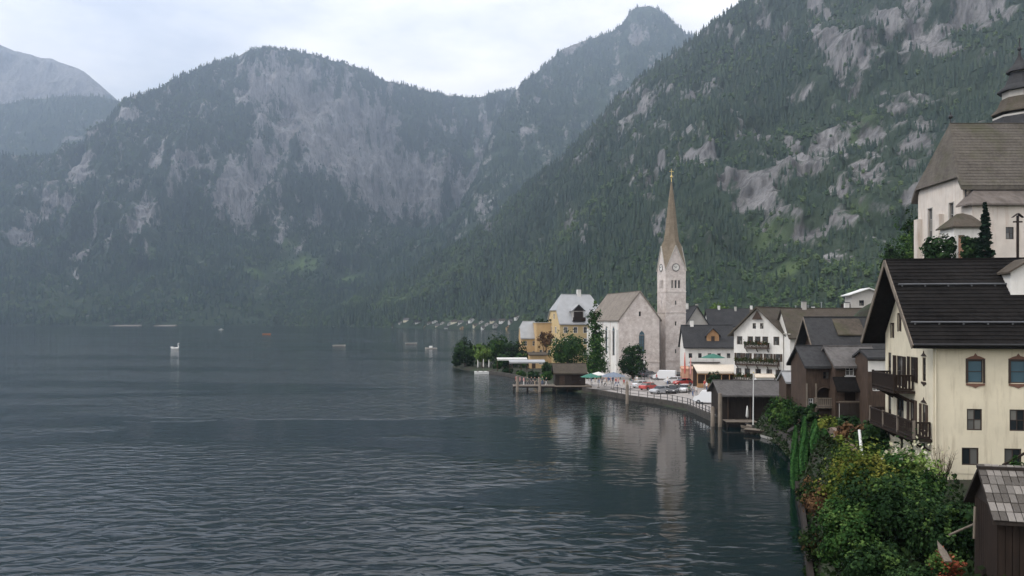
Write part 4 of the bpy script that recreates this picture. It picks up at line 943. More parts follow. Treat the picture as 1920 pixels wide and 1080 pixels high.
ht = House('inn', 'white gabled inn with three rows of flowered balconies on the square', place(1376, 158, 1.5), rad(-40), 9.9, 16, 10.6, 4.7, 'y', P_WHITE, R_BRN, ov=.9, gov=1.0, cat='inn')
for r_, (v, us) in enumerate(((1.9, (1.0, 2.8, 5.0, 7.2, 9.0)), (5.0, (1.0, 2.8, 5.0, 7.0, 8.9)), (8.2, (1.2, 3.4, 4.9, 6.4, 8.6)))):
    for u in us: window(ht.t, ht.F, u, v, .85, 1.5, FRAME_D, GLASS, 2, 2, shutters=W_BRN if r_ == 1 else None, surround=W_BRN if r_ != 1 else None)
window(ht.t, ht.F, 4.2, 11.3, .7, 1.1, FRAME_D); window(ht.t, ht.F, 5.7, 11.3, .7, 1.1, FRAME_D)
for k in range(5):
    for v in (2.0, 5.2, 8.2): window(ht.t, ht.R, 1.6 + 3.0 * k, v, .9, 1.4, FRAME_D, GLASS, 2, 2)
ht.finish()
L_GER = m_leaf('balcony_flowers', (.02, .045, .012), (.05, .06, .02), (.32, .09, .06))
balcony(ht.t, ht.F, .6, 9.3, 4.3, .9, W_BRN, 26, .95, L_GER, 5); balcony(ht.t, ht.F, 2.5, 7.3, 7.6, .9, W_BRN, 16, .95, L_GER, 3); balcony(ht.t, ht.F, .3, 9.6, 1.2, 1.0, W_BRN, 26, .95, L_GER, 5)
MB().slab([ht.F.p(3.9, 13.1, .5), ht.F.p(6.0, 13.1, .5), ht.F.p(4.95, 14.9, .5)], .08, (0, 1, 0)).build('gable_board', W_BRN, ht.t)
for k in range(3):
    u = .8 + 1.4 * k; nn = 260; pts = np.array([tuple(ht.R.p(u + NR.normal() * .35, 3.2 + 3.2 * k + NR.normal() * .5, .5 + NR.normal() * .25)) for _ in range(nn)]); link('hanging_flowers', leaf_mesh('hanging_flowers', pts, NR.normal(size=(nn, 3)), .26, L_FLW, NR.random(nn)), ht.t)
bgr = House('long_house', 'big white house with a wide dark brown roof behind the timber houses', place(1481, 147, 2.4), rad(-6), 17, 12, 9.2, 4.9, 'x', P_WHITE, R_BRN, ov=.8, gov=.4)
for k in range(6):
    for v in (1.4, 4.2, 6.9): window(bgr.t, bgr.F, 1.6 + 2.7 * k, v, .9, 1.3, FRAME_D)
bgr.finish(); bgr.chimney(4, 6, 13, 15.6, .8); bgr.chimney(12, 6.4, 13, 15.4, .8, P_WHITE)
MB().box(-.35, -.05, -.6, 6, 9.4, 9.6).build('verge_board', P_GREY, bgr.t)
# roofs standing behind
specs = [('back_house', 'dark-roofed house close behind the church tower', 1284, 226, 2, 6, 7, 9, 11.0, 5.2, 'y', P_GREY, R_SLT),
         ('back_house', 'long house with a dark ridge and a white gable end behind the low white house', 1330, 236, 2, -4, 12, 9, 11.0, 4.6, 'x', P_WHITE, R_SLT),
         ('back_house', 'brown-roofed house behind the gable of the inn', 1390, 244, 2, -8, 12, 9, 11.6, 4.2, 'x', P_WHITE, R_BRN),
         ('back_house', 'flat grey roofed house above the ridge of the long dark roof', 1490, 205, 4, -5, 20, 10, 10.6, 2.2, 'x', P_GREY, R_ZINC)]
for (nm, lab, px, Y, z, a, w, d, h, r, rd, wm, rm) in specs:
    H_ = House(nm, lab, place(px, Y, z), rad(a), w, d, h, r, rd, wm, rm, ov=.7, gov=.5, group='roofs behind the square')
    for k in range(int(w / 2.4)): window(H_.t, H_.F, 1.2 + 2.4 * k, h - 2.4, .9, 1.3, FRAME_D)
    H_.finish(); H_.chimney(w * .3, d * .5, h + r - .6, h + r + 1.2, .7, P_WHITE); H_.chimney(w * .7, d * .45, h + r - .9, h + r + .9, .6)
mh = House('hillside_house', 'grey house with a flat white sheet roof high behind the dark gable', place(1597, 190, 13), rad(-10), 7.5, 7, 7.6, 1.3, 'y', P_GREY, FRAME_W, ov=.8, gov=.8)
for k in range(2):
    for v in (1.6, 4.9): window(mh.t, mh.F, 2.2 + 3 * k, v, 1.1, 1.3, FRAME_D)
mh.finish(); balcony(mh.t, mh.L, 1, 6, 4.4, 1.1, W_DARK, 12)
# small antennas and vents on the flat grey roof
for k, (px, py, h) in enumerate(((1492, 581, 1.2), (1515, 583, 1.6), (1540, 582, 2.2))):
    t = tag(MB().tube([(0, 0, -2.2), (0, 0, h)], .12, 6).bar((-.4, 0, h - .2), (.4, 0, h - .2), .06).build('roof_mast', STEEL), ('thin aerial mast beside the brown-roofed inn', 'short aerial mast in the middle of the flat grey roof', 'tall aerial mast near the hillside house')[k], 'mast', 'roof masts'); t.location = at(px, py, 209)

# ------------------------------------------------------------------ restaurant terrace on the square
kp = House('ticket_office', 'small terracotta pavilion at the foot of the church tower', place(1279, 172, PZ), rad(-6), 3.6, 3.4, 3.0, .35, 'x', P_PINK, P_PINK, ov=.15, gov=.15, cat='pavilion')
window(kp.t, kp.L, 1.7, 1.0, 1.0, 1.2, W_BRN); door(kp.t, kp.R, 1.4, .9, 2.0, W_BRN); kp.finish()
rt = thing('restaurant_terrace', 'orange timber restaurant terrace under a long cream awning', 'pavilion', place(1306, 160, PZ), rad(-3))
TWD = 14.6
MB().slab([(0, -.3, 3.35), (TWD, -.3, 3.35), (TWD, 4.2, 4.5), (0, 4.2, 4.5)], .16).build('awning_roof', CLOTH_C, rt)
MB().box(.01, TWD - .01, -.36, -.31, 2.95, 3.33).build('valance', CLOTH_C, rt)
for k in range(10): x = .1 + (TWD - .3) * k / 9; MB().box(x, x + .16, 0, .16, -.02, 3.25).build('post', W_LIGHT, rt)
for k in range(9):
    x = .26 + (TWD - .3) * k / 9; MB().box(x, x + (TWD - .3) / 9 - .16, .03, .12, .05, .9).build('railing_panel', W_LIGHT, rt)
MB().box(0, TWD, 4.0, 4.2, -.02, 4.2).build('back_wall', W_BRN, rt)
MB().box(.1, TWD - .1, .06, .14, 2.7, 2.95).build('beam', W_LIGHT, rt)
for k, (px, Y, lab, mt, op, h, r) in enumerate(((1337, 166, 'wide green parasol on the upper terrace below the low white house', CLOTH_G, True, 3.3, 2.6), (1284, 168, 'red folded parasol between the tower and the terrace', CLOTH_R, False, 6.8, 1),
        (1295, 167, 'pink folded parasol next to the red one by the terrace', m_plain('pink_canvas', (.62, .30, .27), .85), False, 5.8, 1), (1150, 157, 'grey-blue parasol over the café tables on the quay', CLOTH_D, True, 3.4, 2.5), (1108, 156, 'dark green parasol over the café tables near the boathouse', CLOTH_G, True, 3.2, 2.1), (1122, 161, 'white parasol behind the café tables on the quay', CLOTH_W, True, 3.2, 1.9))):
    base = PZ if k else 4.6
    parasol('parasol', lab, place(px, Y, base), h if k else 2.9, r, mt, op, 'parasols')
wt = House('ice_stand', 'small white stall beside the restaurant terrace', place(1418, 150, PZ + .2), rad(-8), 3.2, 2.4, 2.6, .4, 'x', FRAME_W, CLOTH_C, ov=.2, gov=.2, cat='stall'); window(wt.t, wt.F, 1.6, 1.0, 2.2, 1.0, FRAME_W, GLASS, 3, 1); wt.finish()

# ------------------------------------------------------------------ boat shed on the water
bs = House('boat_shed', 'long dark boat shed with a grey shingle roof over the water', place(1352, 111.5, .7), rad(-2), 11.4, 6.4, 3.5, 1.4, 'x', W_BLK, R_GREY, ov=.9, gov=.5, cat='boathouse', below=2.6)
bs.F.holes += [(1.0, 3.8, -.0, 2.8), (4.3, 7.0, 0, 2.8)]
bs.finish()
MB().box(.2, 11.2, .3, .4, 0, 3.2).build('inner_planking', W_BLK, bs.t)
for k in range(12): MB().box(.05 + .95 * k, .25 + .95 * k, -.06, -.002, 2.85, 3.45).build('batten', W_BRN, bs.t)
for x in (.85, 3.95, 7.1, 11.2): MB().box(x, x + .2, -.1, .1, -2.5, 3.42).build('post', W_BRN, bs.t)
sb = House('slate_shed', 'small timber shed with a blue-grey sheet roof behind the boat shed', place(1474, 101, 3.2), rad(-3), 3.4, 3.2, 3.6, .9, 'x', W_BRN, R_ZINC, ov=.6, gov=.2, cat='shed'); door(sb.t, sb.F, 2.3, .9, 1.9, W_DARK); sb.finish()
deck('boat_jetty', 'low weathered jetty in front of the boat shed', place(1362, 107.6, .75), 4.2, 2.6, rad(-3), 10)
deck('boat_jetty', 'narrow plank jetty below the white flagpole', place(1394, 101.5, .62), 3.4, 1.5, rad(-38), 8)
fp = thing('flagpole', 'tall white flagpole standing on the jetty in front of the boat shed', 'flagpole', place(1412, 103.5, .7)); MB().tube([(0, 0, -.3), (.05, 0, 6.9)], [.09, .05], 8).build('pole', FRAME_W, fp); MB().ball((.05, 0, 6.95), .1).build('finial', GOLD, fp); MB().box(-.16, .16, -.16, .16, -.32, .18).build('base', QUAY, fp)
parasol('folded_parasol', 'white folded parasol on the jetty beside the flagpole', place(1401, 105.5, .75), 2.4, 1, CLOTH_W, False)

# ------------------------------------------------------------------ timber houses by the bank
ta = House('timber_house', 'brown timber house with white lattice windows and a pent roof on the bank', place(1566, 85, 3.7), 0, 4.7, 5.0, 6.0, 1.7, 'x', W_BRN, R_GREY, ov=.5, gov=.3, below=2.5)
for u in (1.55, 2.7): window(ta.t, ta.F, u, 4.85, .9, 1.1, FRAME_W, GLASS, 2, 2, sill=FRAME_W)
ta.F.holes.append((1.0, 2.9, 2.2, 3.3)); window(ta.t, ta.L, 2.5, 4.6, .8, 1.0); ta.finish()
MB().box(.95, 2.95, .2, .3, 2.1, 3.4).build('loggia_back', W_DARK, ta.t)
MB().slab([(-.3, -1.2, 3.35), (4.5, -1.2, 3.35), (4.5, -.02, 4.75), (-.3, -.02, 4.75)], .16).build('pent_roof', R_DARK, ta.t)
MB().box(.02, 3.5, -1.0, -.02, 2.0, 2.12).build('gallery_floor', W_BRN, ta.t)
for k in range(12): MB().box(.05 + .29 * k, .33 + .29 * k, -1.02, -.98, .35, 2.0).build('plank', W_BLK, ta.t)
MB().box(.02, 3.52, -1.08, -.96, 2.125, 2.22).build('gallery_rail', W_OAK, ta.t)
for x in (.05, 3.4): MB().box(x, x + .14, -.98, -.84, -2.2, 2.0).build('post', P_GREY, ta.t)
tb = House('timber_house', 'timber house with an arched loggia and slate roof on the bank', place(1511, 86.5, 3.6), 0, 3.2, 4.6, 6.1, 1.7, 'x', W_BRN, R_SLT, ov=.6, gov=.35, below=2.5)
tb.F.holes.append((1.15, 2.85, 1.7, 3.6)); window(tb.t, tb.F, .55, 1.6, .5, .8); window(tb.t, tb.F, 2.2, 4.5, .7, .8, FRAME_D); tb.finish()
MB().box(1.05, 2.95, .35, .45, 1.6, 3.8).build('loggia_back', W_DARK, tb.t)
am = MB(); arc = [(2.0 + .85 * math.cos(math.pi * k / 10), 2.75 + .85 * math.sin(math.pi * k / 10)) for k in range(11)]
for k in range(10): (xa, za), (xb, zb) = arc[k], arc[k + 1]; am.add([(xa, -.01, za), (xb, -.01, zb), (xb, -.01, 3.75), (xa, -.01, 3.75)], [(0, 1, 2, 3)])
am.tube([(x, -.04, z) for x, z in arc], .07, 5); am.build('arch', W_BRN, tb.t)
balcony(tb.t, tb.F, .85, 3.1, 1.55, .7, W_OAK, 10, .9, None, 2)
for x in (.0, 1.0): MB().box(x, x + .16, -.12, -.004, -2.2, 4.0).build('post', W_OAK, tb.t)
tc_ = House('timber_house', 'tall dark gabled timber house with light shingle patch on its roof', place(1540, 94, 5.0), rad(-6), 8.0, 7.6, 6.2, 3.4, 'x', W_BRN, R_SLT, ov=.8, gov=1.1, below=3)
window(tc_.t, tc_.L, 3.0, 4.4, .8, 1.1, FRAME_D); window(tc_.t, tc_.L, 5.0, 4.4, .8, 1.1, FRAME_D); window(tc_.t, tc_.L, 4.0, 6.8, .7, .9, FRAME_D); tc_.finish()
MB().slab([(2.2, 1.0, 7.8), (5.4, 1.0, 7.8), (5.4, 3.8, 9.85), (2.2, 3.8, 9.85)], .14).build('patch_of_light_shingle', R_BRN, tc_.t)
MB().bar((-1.15, -.85, 5.6), (-1.15, 3.8, 9.78), .06, .3).bar((-1.15, 8.45, 5.6), (-1.15, 3.8, 9.776), .06, .3).build('barge_board', W_OAK, tc_.t)
wc_ = House('lean_to', 'timber lean-to with a white upper wall squeezed between the timber house and the cream house', place(1627, 82, 5.0), 0, 3.0, 3, 5.6, .6, 'x', W_BRN, R_SLT, ov=.4, gov=.2, cat='lean-to'); window(wc_.t, wc_.F, .9, 2.2, .8, 1.0); wc_.finish(); MB().box(.02, 2.98, -.05, -.003, 4.2, 5.3).build('white_panel', P_WHITE, wc_.t)

# ------------------------------------------------------------------ the big cream house
YR = rad(-8)
yh = House('cream_house', 'big cream house with dark steep roof and brown balconies above the garden', (26.7, 50.5, 4.8), YR, 13, 9.3, 8.7, 4.9, 'x', P_CREAM, R_DARK, ov=.75, gov=1.44, below=3.5, t=.2)
FR, LF = yh.F, yh.L
for u in (2.5, 5.0, 7.6, 10.2):
    window(yh.t, FR, u, 5.75, .9, 1.42, FRAME_D, GLASS_B, 1, 2, .12, .06, ornament=FRAME_R, surround=FRAME_D)
    window(yh.t, FR, u - .05, 2.75, .9, 1.35, FRAME_D, GLASS, 2, 2, .12, .07)
    window(yh.t, FR, u - .3, .55, 1.0, 1.1, FRAME_D, GLASS, 2, 1, .12, .07)
for u in (.7, 3.5, 5.5, 7.6): window(yh.t, LF, u, .15, .62, 1.5, FRAME_D, GLASS, 1, 2, .12, .06)
window(yh.t, LF, .95, 2.5, .7, 1.9, FRAME_D, GLASS, 1, 3, .12, .07, ornament=FRAME_D); window(yh.t, LF, 3.2, 2.2, 1.5, 2.15, FRAME_D, GLASS, 2, 2, .12, .08); window(yh.t, LF, 5.6, 2.3, .9, 2.0, FRAME_D, GLASS, 2, 3, .12, .07, shutters=W_BRN); window(yh.t, LF, 7.75, 2.5, .7, 1.7, FRAME_D, GLASS, 1, 3, .12, .07, ornament=FRAME_D, shutters=W_BRN)
window(yh.t, LF, .95, 5.6, .7, 1.7, FRAME_D, GLASS, 1, 3, .12, .07); window(yh.t, LF, 3.1, 5.0, 1.3, 2.15, FRAME_D, GLASS, 2, 2, .12, .08, shutters=W_DARK); window(yh.t, LF, 5.7, 5.5, .95, 1.7, FRAME_D, GLASS, 2, 2, .12, .07, shutters=W_DARK); window(yh.t, LF, 7.75, 5.7, .62, 1.55, FRAME_D, GLASS, 1, 3, .12, .07, ornament=FRAME_D)
window(yh.t, LF, 1.6, 8.4, .5, 1.0, FRAME_D, GLASS, 1, 2, .12, .06, surround=FRAME_D); window(yh.t, LF, 3.1, 8.9, .5, 1.2, FRAME_D, GLASS, 1, 2, .12, .06, surround=FRAME_D)
yh.finish()
balcony(yh.t, LF, 1.5, 6.2, 4.9, 1.4, W_DARK, 20, 1.05, None, 4); balcony(yh.t, LF, 0, 9.2, 2.1, 1.15, W_DARK, 38, 1.05, None, 6)
for k in range(4): MB().obox(LF.p(.08 + 3.03 * k, 2.7, 1.1), LF.u, LF.n, (0, 0, 1), .07, .07, .58).build('balcony_post', W_OAK, yh.t)
ks = 4.9 / 4.65; zr0 = 8.7 + .2 * math.sqrt(1 + ks * ks)
for yy in (.35, 2.75):
    zz_ = zr0 + ks * yy + .2
    MB().tube([(-1.2, yy, zz_), (14, yy, zz_)], .065, 6).build('snow_guard', LEAD, yh.roof)
    for k in range(11): MB().box(-1.0 + 1.45 * k, -.92 + 1.45 * k, yy - .05, yy + .1, zz_ - .16, zz_).build('guard_bracket', LEAD, yh.roof)
MB().tube([(-1.44, -.83, 8.15), (14.4, -.83, 8.15)], .085, 8).build('gutter', DARKMET, yh.roof)
kx, ky = 5.55, 2.2
cst = MB().box(kx, kx + 2.4, ky, ky + 1.8, 10.4, 12.9).build('chimney', P_WHITE, yh.roof)
MB().slab([(kx - .25, ky - .3, 12.85), (kx + 1.2, ky - .3, 13.75), (kx + 1.2, ky + 2.1, 13.75), (kx - .25, ky + 2.1, 12.85)], .14).slab([(kx + 2.65, ky - .3, 12.85), (kx + 2.65, ky + 2.1, 12.85), (kx + 1.2, ky + 2.1, 13.754), (kx + 1.2, ky - .3, 13.754)], .14).build('chimney_roof', R_BRN, cst)
MB().slab([(kx + .02, ky - .002, 12.86), (kx + 2.38, ky - .002, 12.86), (kx + 1.2, ky - .002, 13.6)], .1, (0, 1, 0)).build('chimney_gable', P_WHITE, cst); MB().box(kx - .1, kx + 2.5, ky - .1, ky + .5, 10.9, 11.02).build('flashing', LEAD, cst)
yh.courses(.34)
bb = MB(); bb.bar((-1.5, -.8, 8.0), (-1.5, 4.65, 13.74), .07, .34).bar((-1.5, 10.1, 8.0), (-1.5, 4.65, 13.736), .07, .34); bb.build('barge_board', W_OAK, yh.roof)
MB().tube([FR.p(.12, .1, .1), FR.p(.12, 8.2, .1)], .05, 6).build('downpipe', P_CREAM, yh.t)

# ------------------------------------------------------------------ church on the hill
uc = House('hill_church', 'old parish church with mossy hipped roof on the hill above the cream house', (56.6, 100, 21.2), 0, 34, 11, 10.6, 8.2, 'x', P_OLD, R_OLIVE, ov=.7, gov=.6, cat='church', hips=(.86, 0), below=4, t=.3, hrun=.42)
window(uc.t, uc.L, 8.4, 4.0, 1.1, 4.4, P_GREY, GLASS, 2, 3, .3, .08, surround=P_GREY); window(uc.t, uc.L, 3.2, 4.0, 1.1, 4.4, P_GREY, GLASS, 2, 3, .3, .08, surround=P_GREY)
window(uc.t, uc.F, 2.4, 4.6, 1.0, 4.2, P_GREY, GLASS, 2, 3, .3, .08, surround=P_GREY)
uc.hips = (.86, 0); uc.finish(); uc.courses(.5, 1.95)
MB().tube([(.3, -.12, 0), (.3, -.12, 10.2)], .1, 6).build('downpipe', DARKMET, uc.t)
for u in (.25, 5.8): MB().obox(uc.L.p(u + .4, 3.6, .35), uc.L.u, uc.L.n, (0, 0, 1), .45, .34, 3.6).build('buttress', P_OLD, uc.t)
fi = MB(); fi.tube([(1.5, 5.5, 18.6), (1.5, 5.5, 20.8)], .07, 6); fi.ball((1.5, 5.5, 20.2), .28); fi.build('ridge_finial', DARKMET, uc.roof)
an = MB(); aw = Wall((-.2, -2.4, 0), (1, 0, 0), (0, -1, 0)); al = Wall((-.2, 0, 0), (0, -1, 0), (-1, 0, 0)); window(uc.t, aw, 4.6, 3.2, 1.0, 1.5, FRAME_D); window(uc.t, aw, 7.8, 3.2, 1.0, 1.5, FRAME_D); aw.mesh(an, 26, 7.7); al.mesh(an, 2.4, 7.7); an.build('chapel_wall', P_OLD, uc.t)
MB().slab([(-.9, -3.0, 7.5), (26, -3.0, 7.5), (26, -.02, 9.9), (1.4, -.02, 9.9)], .22).slab([(-.9, -3.0, 7.5), (1.4, -.02, 9.902), (-.9, -.02, 7.6)], .2).build('chapel_roof', R_RUST, uc.t)
X0 = -5.1
po = MB(); pw = Wall((X0, -7.2, -1), (1, 0, 0), (0, -1, 0)); pll = Wall((X0, -4.2, -1), (0, -1, 0), (-1, 0, 0)); pw.holes.append((.5, 1.3, 0.2, 4.2)); pw.mesh(po, 3.3, 5.3); pll.mesh(po, 3.0, 5.3); po.box(X0 + 3.2, X0 + 3.3, -7.19, -4.2, -1, 4.3); po.build('porch', P_WHITE, uc.t); MB().box(X0 + .2, X0 + 3.1, -6.9, -6.8, -1, 4.2).build('porch_niche', P_PINK, uc.t)
MB().slab([(X0 - .4, -7.6, 4.2), (X0 + 3.7, -7.6, 4.2), (X0 + 3.0, -5.6, 5.7), (X0 + 2.0, -5.4, 6.0), (X0 + 1.3, -5.4, 5.9)], .16).slab([(X0 - .4, -7.6, 4.2), (X0 + 1.3, -5.4, 5.902), (X0 - .4, -3.9, 4.2)], .16).slab([(X0 + 3.7, -7.6, 4.2), (X0 + 3.7, -3.9, 4.2), (X0 + 2.0, -5.4, 6.002), (X0 + 3.0, -5.6, 5.702)], .16).build('porch_roof', R_BRN, uc.t)
dd = MB().box(9.2, 10.6, -.3, 1.6, 11.6, 12.6).build('roof_dormer', W_DARK, uc.t); MB().slab([(8.9, -.7, 12.5), (10.9, -.7, 12.5), (10.9, 2.2, 13.2), (8.9, 2.2, 13.2)], .12).build('dormer_roof', R_SLT, dd)
# stepped pagoda-like tower roof
tcx, tcy = 14.9, 12.2; q8 = dict(c=(tcx, tcy, 0), n=8, rot=rad(22.5), smooth=False)
MB().lathe([(3.3, 10), (3.3, 21.9)], **q8).build('tower', P_GREY, uc.t)
for (pr, nm) in (([(4.5, 18.6), (4.45, 18.85), (3.7, 20.6), (3.2, 21.9), (3.1, 22.0)], 'lower_tower_roof'), ([(3.5, 22.3), (3.45, 22.5), (2.7, 23.3), (2.3, 24.4), (2.2, 24.5)], 'middle_tower_roof'), ([(2.8, 25.4), (2.75, 25.6), (1.8, 26.4), (1.35, 27.5), (1.1, 28.3)], 'upper_tower_roof'), ([(1.7, 28.2), (1.65, 28.4), (.8, 29.3), (.25, 30.4), (.12, 31.2)], 'tower_cap')):
    MB().lathe(pr, **q8).build(nm, R_SLT if nm != 'middle_tower_roof' else R_BRN, uc.t)
MB().lathe([(2.15, 22), (2.15, 25.5)], **q8).build('lantern', P_GREY, uc.t); MB().lathe([(1.15, 26), (1.15, 28.3)], **q8).build('upper_lantern', P_GREY, uc.t)
f_ = MB(); f_.tube([(tcx, tcy, 31), (tcx, tcy, 33)], .09, 6); f_.ball((tcx, tcy, 31.5), .3); f_.build('tower_finial', DARKMET, uc.t)
cr = thing('wooden_cross', 'dark wooden cross standing beside the hill church', 'cross', place(1908, 90, gz(57, 90) - .3)); zt_ = zz(404, 90) - (gz(57, 90) - .3)
MB().box(-.1, .1, -.1, .1, 0, zt_).build('upright', W_DARK, cr); MB().box(-.5, .5, -.085, .085, zt_ - .8, zt_ - .64).build('crossbar', W_DARK, cr)
MB().slab([(-.6, -.2, zt_ - .2), (0, -.25, zt_ + .25), (0, .25, zt_ + .25), (-.6, .2, zt_ - .2)], .06).slab([(.6, -.2, zt_ - .2), (.6, .2, zt_ - .2), (0, .25, zt_ + .254), (0, -.25, zt_ + .254)], .06).build('little_roof', W_DARK, cr)

# ------------------------------------------------------------------ garden shed with loose shingles
sh = House('garden_shed', 'dark plank garden shed with a roof of grey wooden shingles', (16.75, 27.45, 4.75), rad(-15), 6.5, 2.6, 3.15, 1.15, 'x', W_BLK, W_BLK, ov=.42, gov=.28, cat='shed', below=2.5, t=.1); sh.finish()
for k in range(30): MB().box(.01 + .215 * k, .20 + .215 * k, -.03 - .008 * (k % 3), -.002, -2, 3.05).build('plank', W_DARK, sh.t)
for k in range(12): MB().box(-.03, -.002, .01 + .215 * k, .20 + .215 * k, -2, 3.15).build('plank', W_DARK, sh.t)
ks = 1.15 / 1.3; sl = math.atan(ks); lift = .1 * math.sqrt(1 + ks * ks); run = 1.72; L_s = run / math.cos(sl); SHM = [m_wood('shingle_%s' % n_, c1, c2) for n_, c1, c2 in (('pale', (.17, .155, .14), (.26, .24, .22)), ('grey', (.11, .10, .09), (.18, .165, .15)), ('dark', (.06, .052, .045), (.11, .10, .09)))]
nr_, nc_ = 6, 30; wS = 7.06 / nc_; sm_ = [MB().box(-wS / 2 + .008, wS / 2 - .008, 0, L_s / nr_ * 1.35, 0, .026).mesh('shingle', m) for m in SHM]
for r_ in range(nr_):
    for c_2 in range(nc_):
        o = link('shingle', RNG.choice(sm_), sh.roof); s_ = L_s / nr_ * r_
        y = -.42 - .03 + s_ * math.cos(sl); o.location = (-.28 + wS * (c_2 + .5) + (.0 if r_ % 2 else -wS * .0), y, 3.15 - ks * .42 + lift + .012 + s_ * math.sin(sl) + RNG.uniform(0, .012))
        o.rotation_euler = (sl - .06 + RNG.uniform(-.02, .02), 0, RNG.uniform(-.03, .03)); o.scale = (RNG.uniform(.93, 1.0), RNG.uniform(.96, 1.06), 1)
# ------------------------------------------------------------------ trees and shrubs
def gp(px, Y, dz=0): x = (px - CX) / F * Y; return Vector((x, Y, max(gz(x, Y), .2) + dz))
def wide(r, h, z0, k, seed): return round_blobs(r, h, z0, k, seed)
tree('dark_tree', 'dark purple-green tree at the tip of the wooded point', gp(872, 236), 8, wide(3.4, 8.6, .2, 8, 1), 3200, .42, L_DK, 1, 'trees on the wooded point')
tree('light_tree', 'light green round tree behind the swimming raft', gp(904, 228), 7, wide(3.0, 5.2, 1.6, 7, 2), 2600, .38, L_LIGHT, 2, 'trees on the wooded point')
tree('broad_tree', 'broad green tree between the light tree and the ochre annex', gp(930, 240), 9, wide(4.2, 8.2, .6, 8, 3), 3200, .45, L_MID, 3, 'trees on the wooded point')
tree('broad_tree', 'dark broad tree in front of the small ochre house', gp(962, 232), 7, wide(4.2, 7.4, .2, 9, 4), 3400, .42, L_DK, 4, 'trees on the wooded point')
for k, (px, Y, rr_, hh_, lab, m) in enumerate(((860, 243, 2.2, 4.2, 'low dark bush at the very tip of the wooded point', L_DK), (886, 236, 2.4, 5.0, 'dark shrub between the dark tree and the light tree', L_DK), (915, 236, 2.6, 5.2, 'green shrub behind the white folded parasols', L_MID), (945, 226, 2.6, 4.6, 'dark shrub behind the low white awning', L_DK), (978, 226, 2.4, 4.4, 'green shrub below the small ochre house', L_MID), (934, 222, 1.6, 2.6, 'low bush at the water beside the low white awning', L_MID), (952, 209, 1.6, 1.7, 'low dark bush at the water below the long white awning', L_DK), (976, 200, 1.5, 1.6, 'low green bush at the water between awning and landing stage', L_MID), (1000, 193, 1.6, 1.7, 'low dark bush behind the landing stage', L_DK), (1026, 186, 1.7, 2.2, 'green bush behind the boathouse roof', L_MID))):
    tree('shrub', lab, gp(px, Y, -.2), hh_, wide(rr_, hh_, .1, 7, 120 + k), 1900, .4, m, 120 + k, 'shrubs on the wooded point', 'shrub')
tree('copper_tree', 'reddish brown tree in front of the flat ochre block', gp(1022, 232), 8, wide(2.4, 5, 5, 6, 5), 1500, .38, L_BRN, 5)
tree('chestnut_tree', 'large dark green round tree in front of the yellow villa', gp(1064, 214), 11, wide(4.8, 9.6, .8, 10, 6), 5200, .42, L_MID, 6, trunk_r=.3)
tree('shrub', 'low dark bush beside the kiosk', gp(1026, 205), 3, wide(1.8, 3.6, .1, 5, 7), 1200, .32, L_DK, 7, cat='shrub')
pop = []
for k in range(15): f_ = k / 14; pop.append((RNG.uniform(-.5, .5), RNG.uniform(-.5, .5), 1.5 + 15.5 * f_, 2.5 * (1 - f_) ** .55 + .45, 2.3 * (1 - f_) ** .55 + .45, 1.7))
tree('poplar', 'tall ragged poplar in front of the church wall', gp(1115, 186), 18, pop, 5200, .40, L_MID, 8, trunk_r=.3, trunk_h=16, clump=.5, shell=.5)
tree('linden_tree', 'dense round tree standing before the church front', gp(1186, 184), 9, [(0, 0, 4.6, 2.5, 2.5, 3.2), (.6, 0, 6.6, 1.8, 1.8, 1.9), (-.9, 0, 3.4, 2.0, 2, 2.2), (1.0, -.3, 3.3, 1.9, 2, 2.2), (-.5, -.5, 6.0, 1.6, 1.6, 1.7)], 4600, .36, L_DK, 9, trunk_r=.25)
tree('shrub', 'small round bush at the corner of the restaurant terrace', gp(1339, 150), 3, wide(1.5, 2.6, 1.6, 5, 10), 1300, .26, L_DK, 10, cat='shrub')
tree('light_tree', 'pale green tree rising behind the dark roofs of the square', place(1347, 250, 3), 17, wide(3.4, 6, 11.2, 7, 11), 2200, .5, L_LIGHT, 11, trunk_h=12)
for k, (px, Y, r, h, lab, m, nm) in enumerate(((1466, 95.5, 1.9, 3.6, 'leafy bush beside the small slate shed', L_MID, 'shrub'), (1490, 90.5, 2.1, 4.2, 'largest green bush below the arched loggia', L_MID, 'shrub'), (1512, 84, 1.5, 2.6, 'dark bush under the arched loggia', L_DK, 'shrub'),
        (1552, 72, 1.3, 2.0, 'yellow-green bush against the brown garden wall', L_YEL, 'shrub'), (1585, 74, 1.5, 2.4, 'dark bush below the planked gallery', L_DK, 'shrub'), (1640, 60, 1.7, 2.6, 'dark shrub at the back corner of the cream house', L_DK, 'shrub'), (1602, 62, 1.5, 2.0, 'brown dry bush beside the garden wall', L_BRN, 'shrub'))):
    tree(nm, lab, gp(px, Y, -.2), h, wide(r, h, .1, 6, 20 + k), 2200, .22, m, 20 + k, 'bushes along the bank', 'shrub', .08)
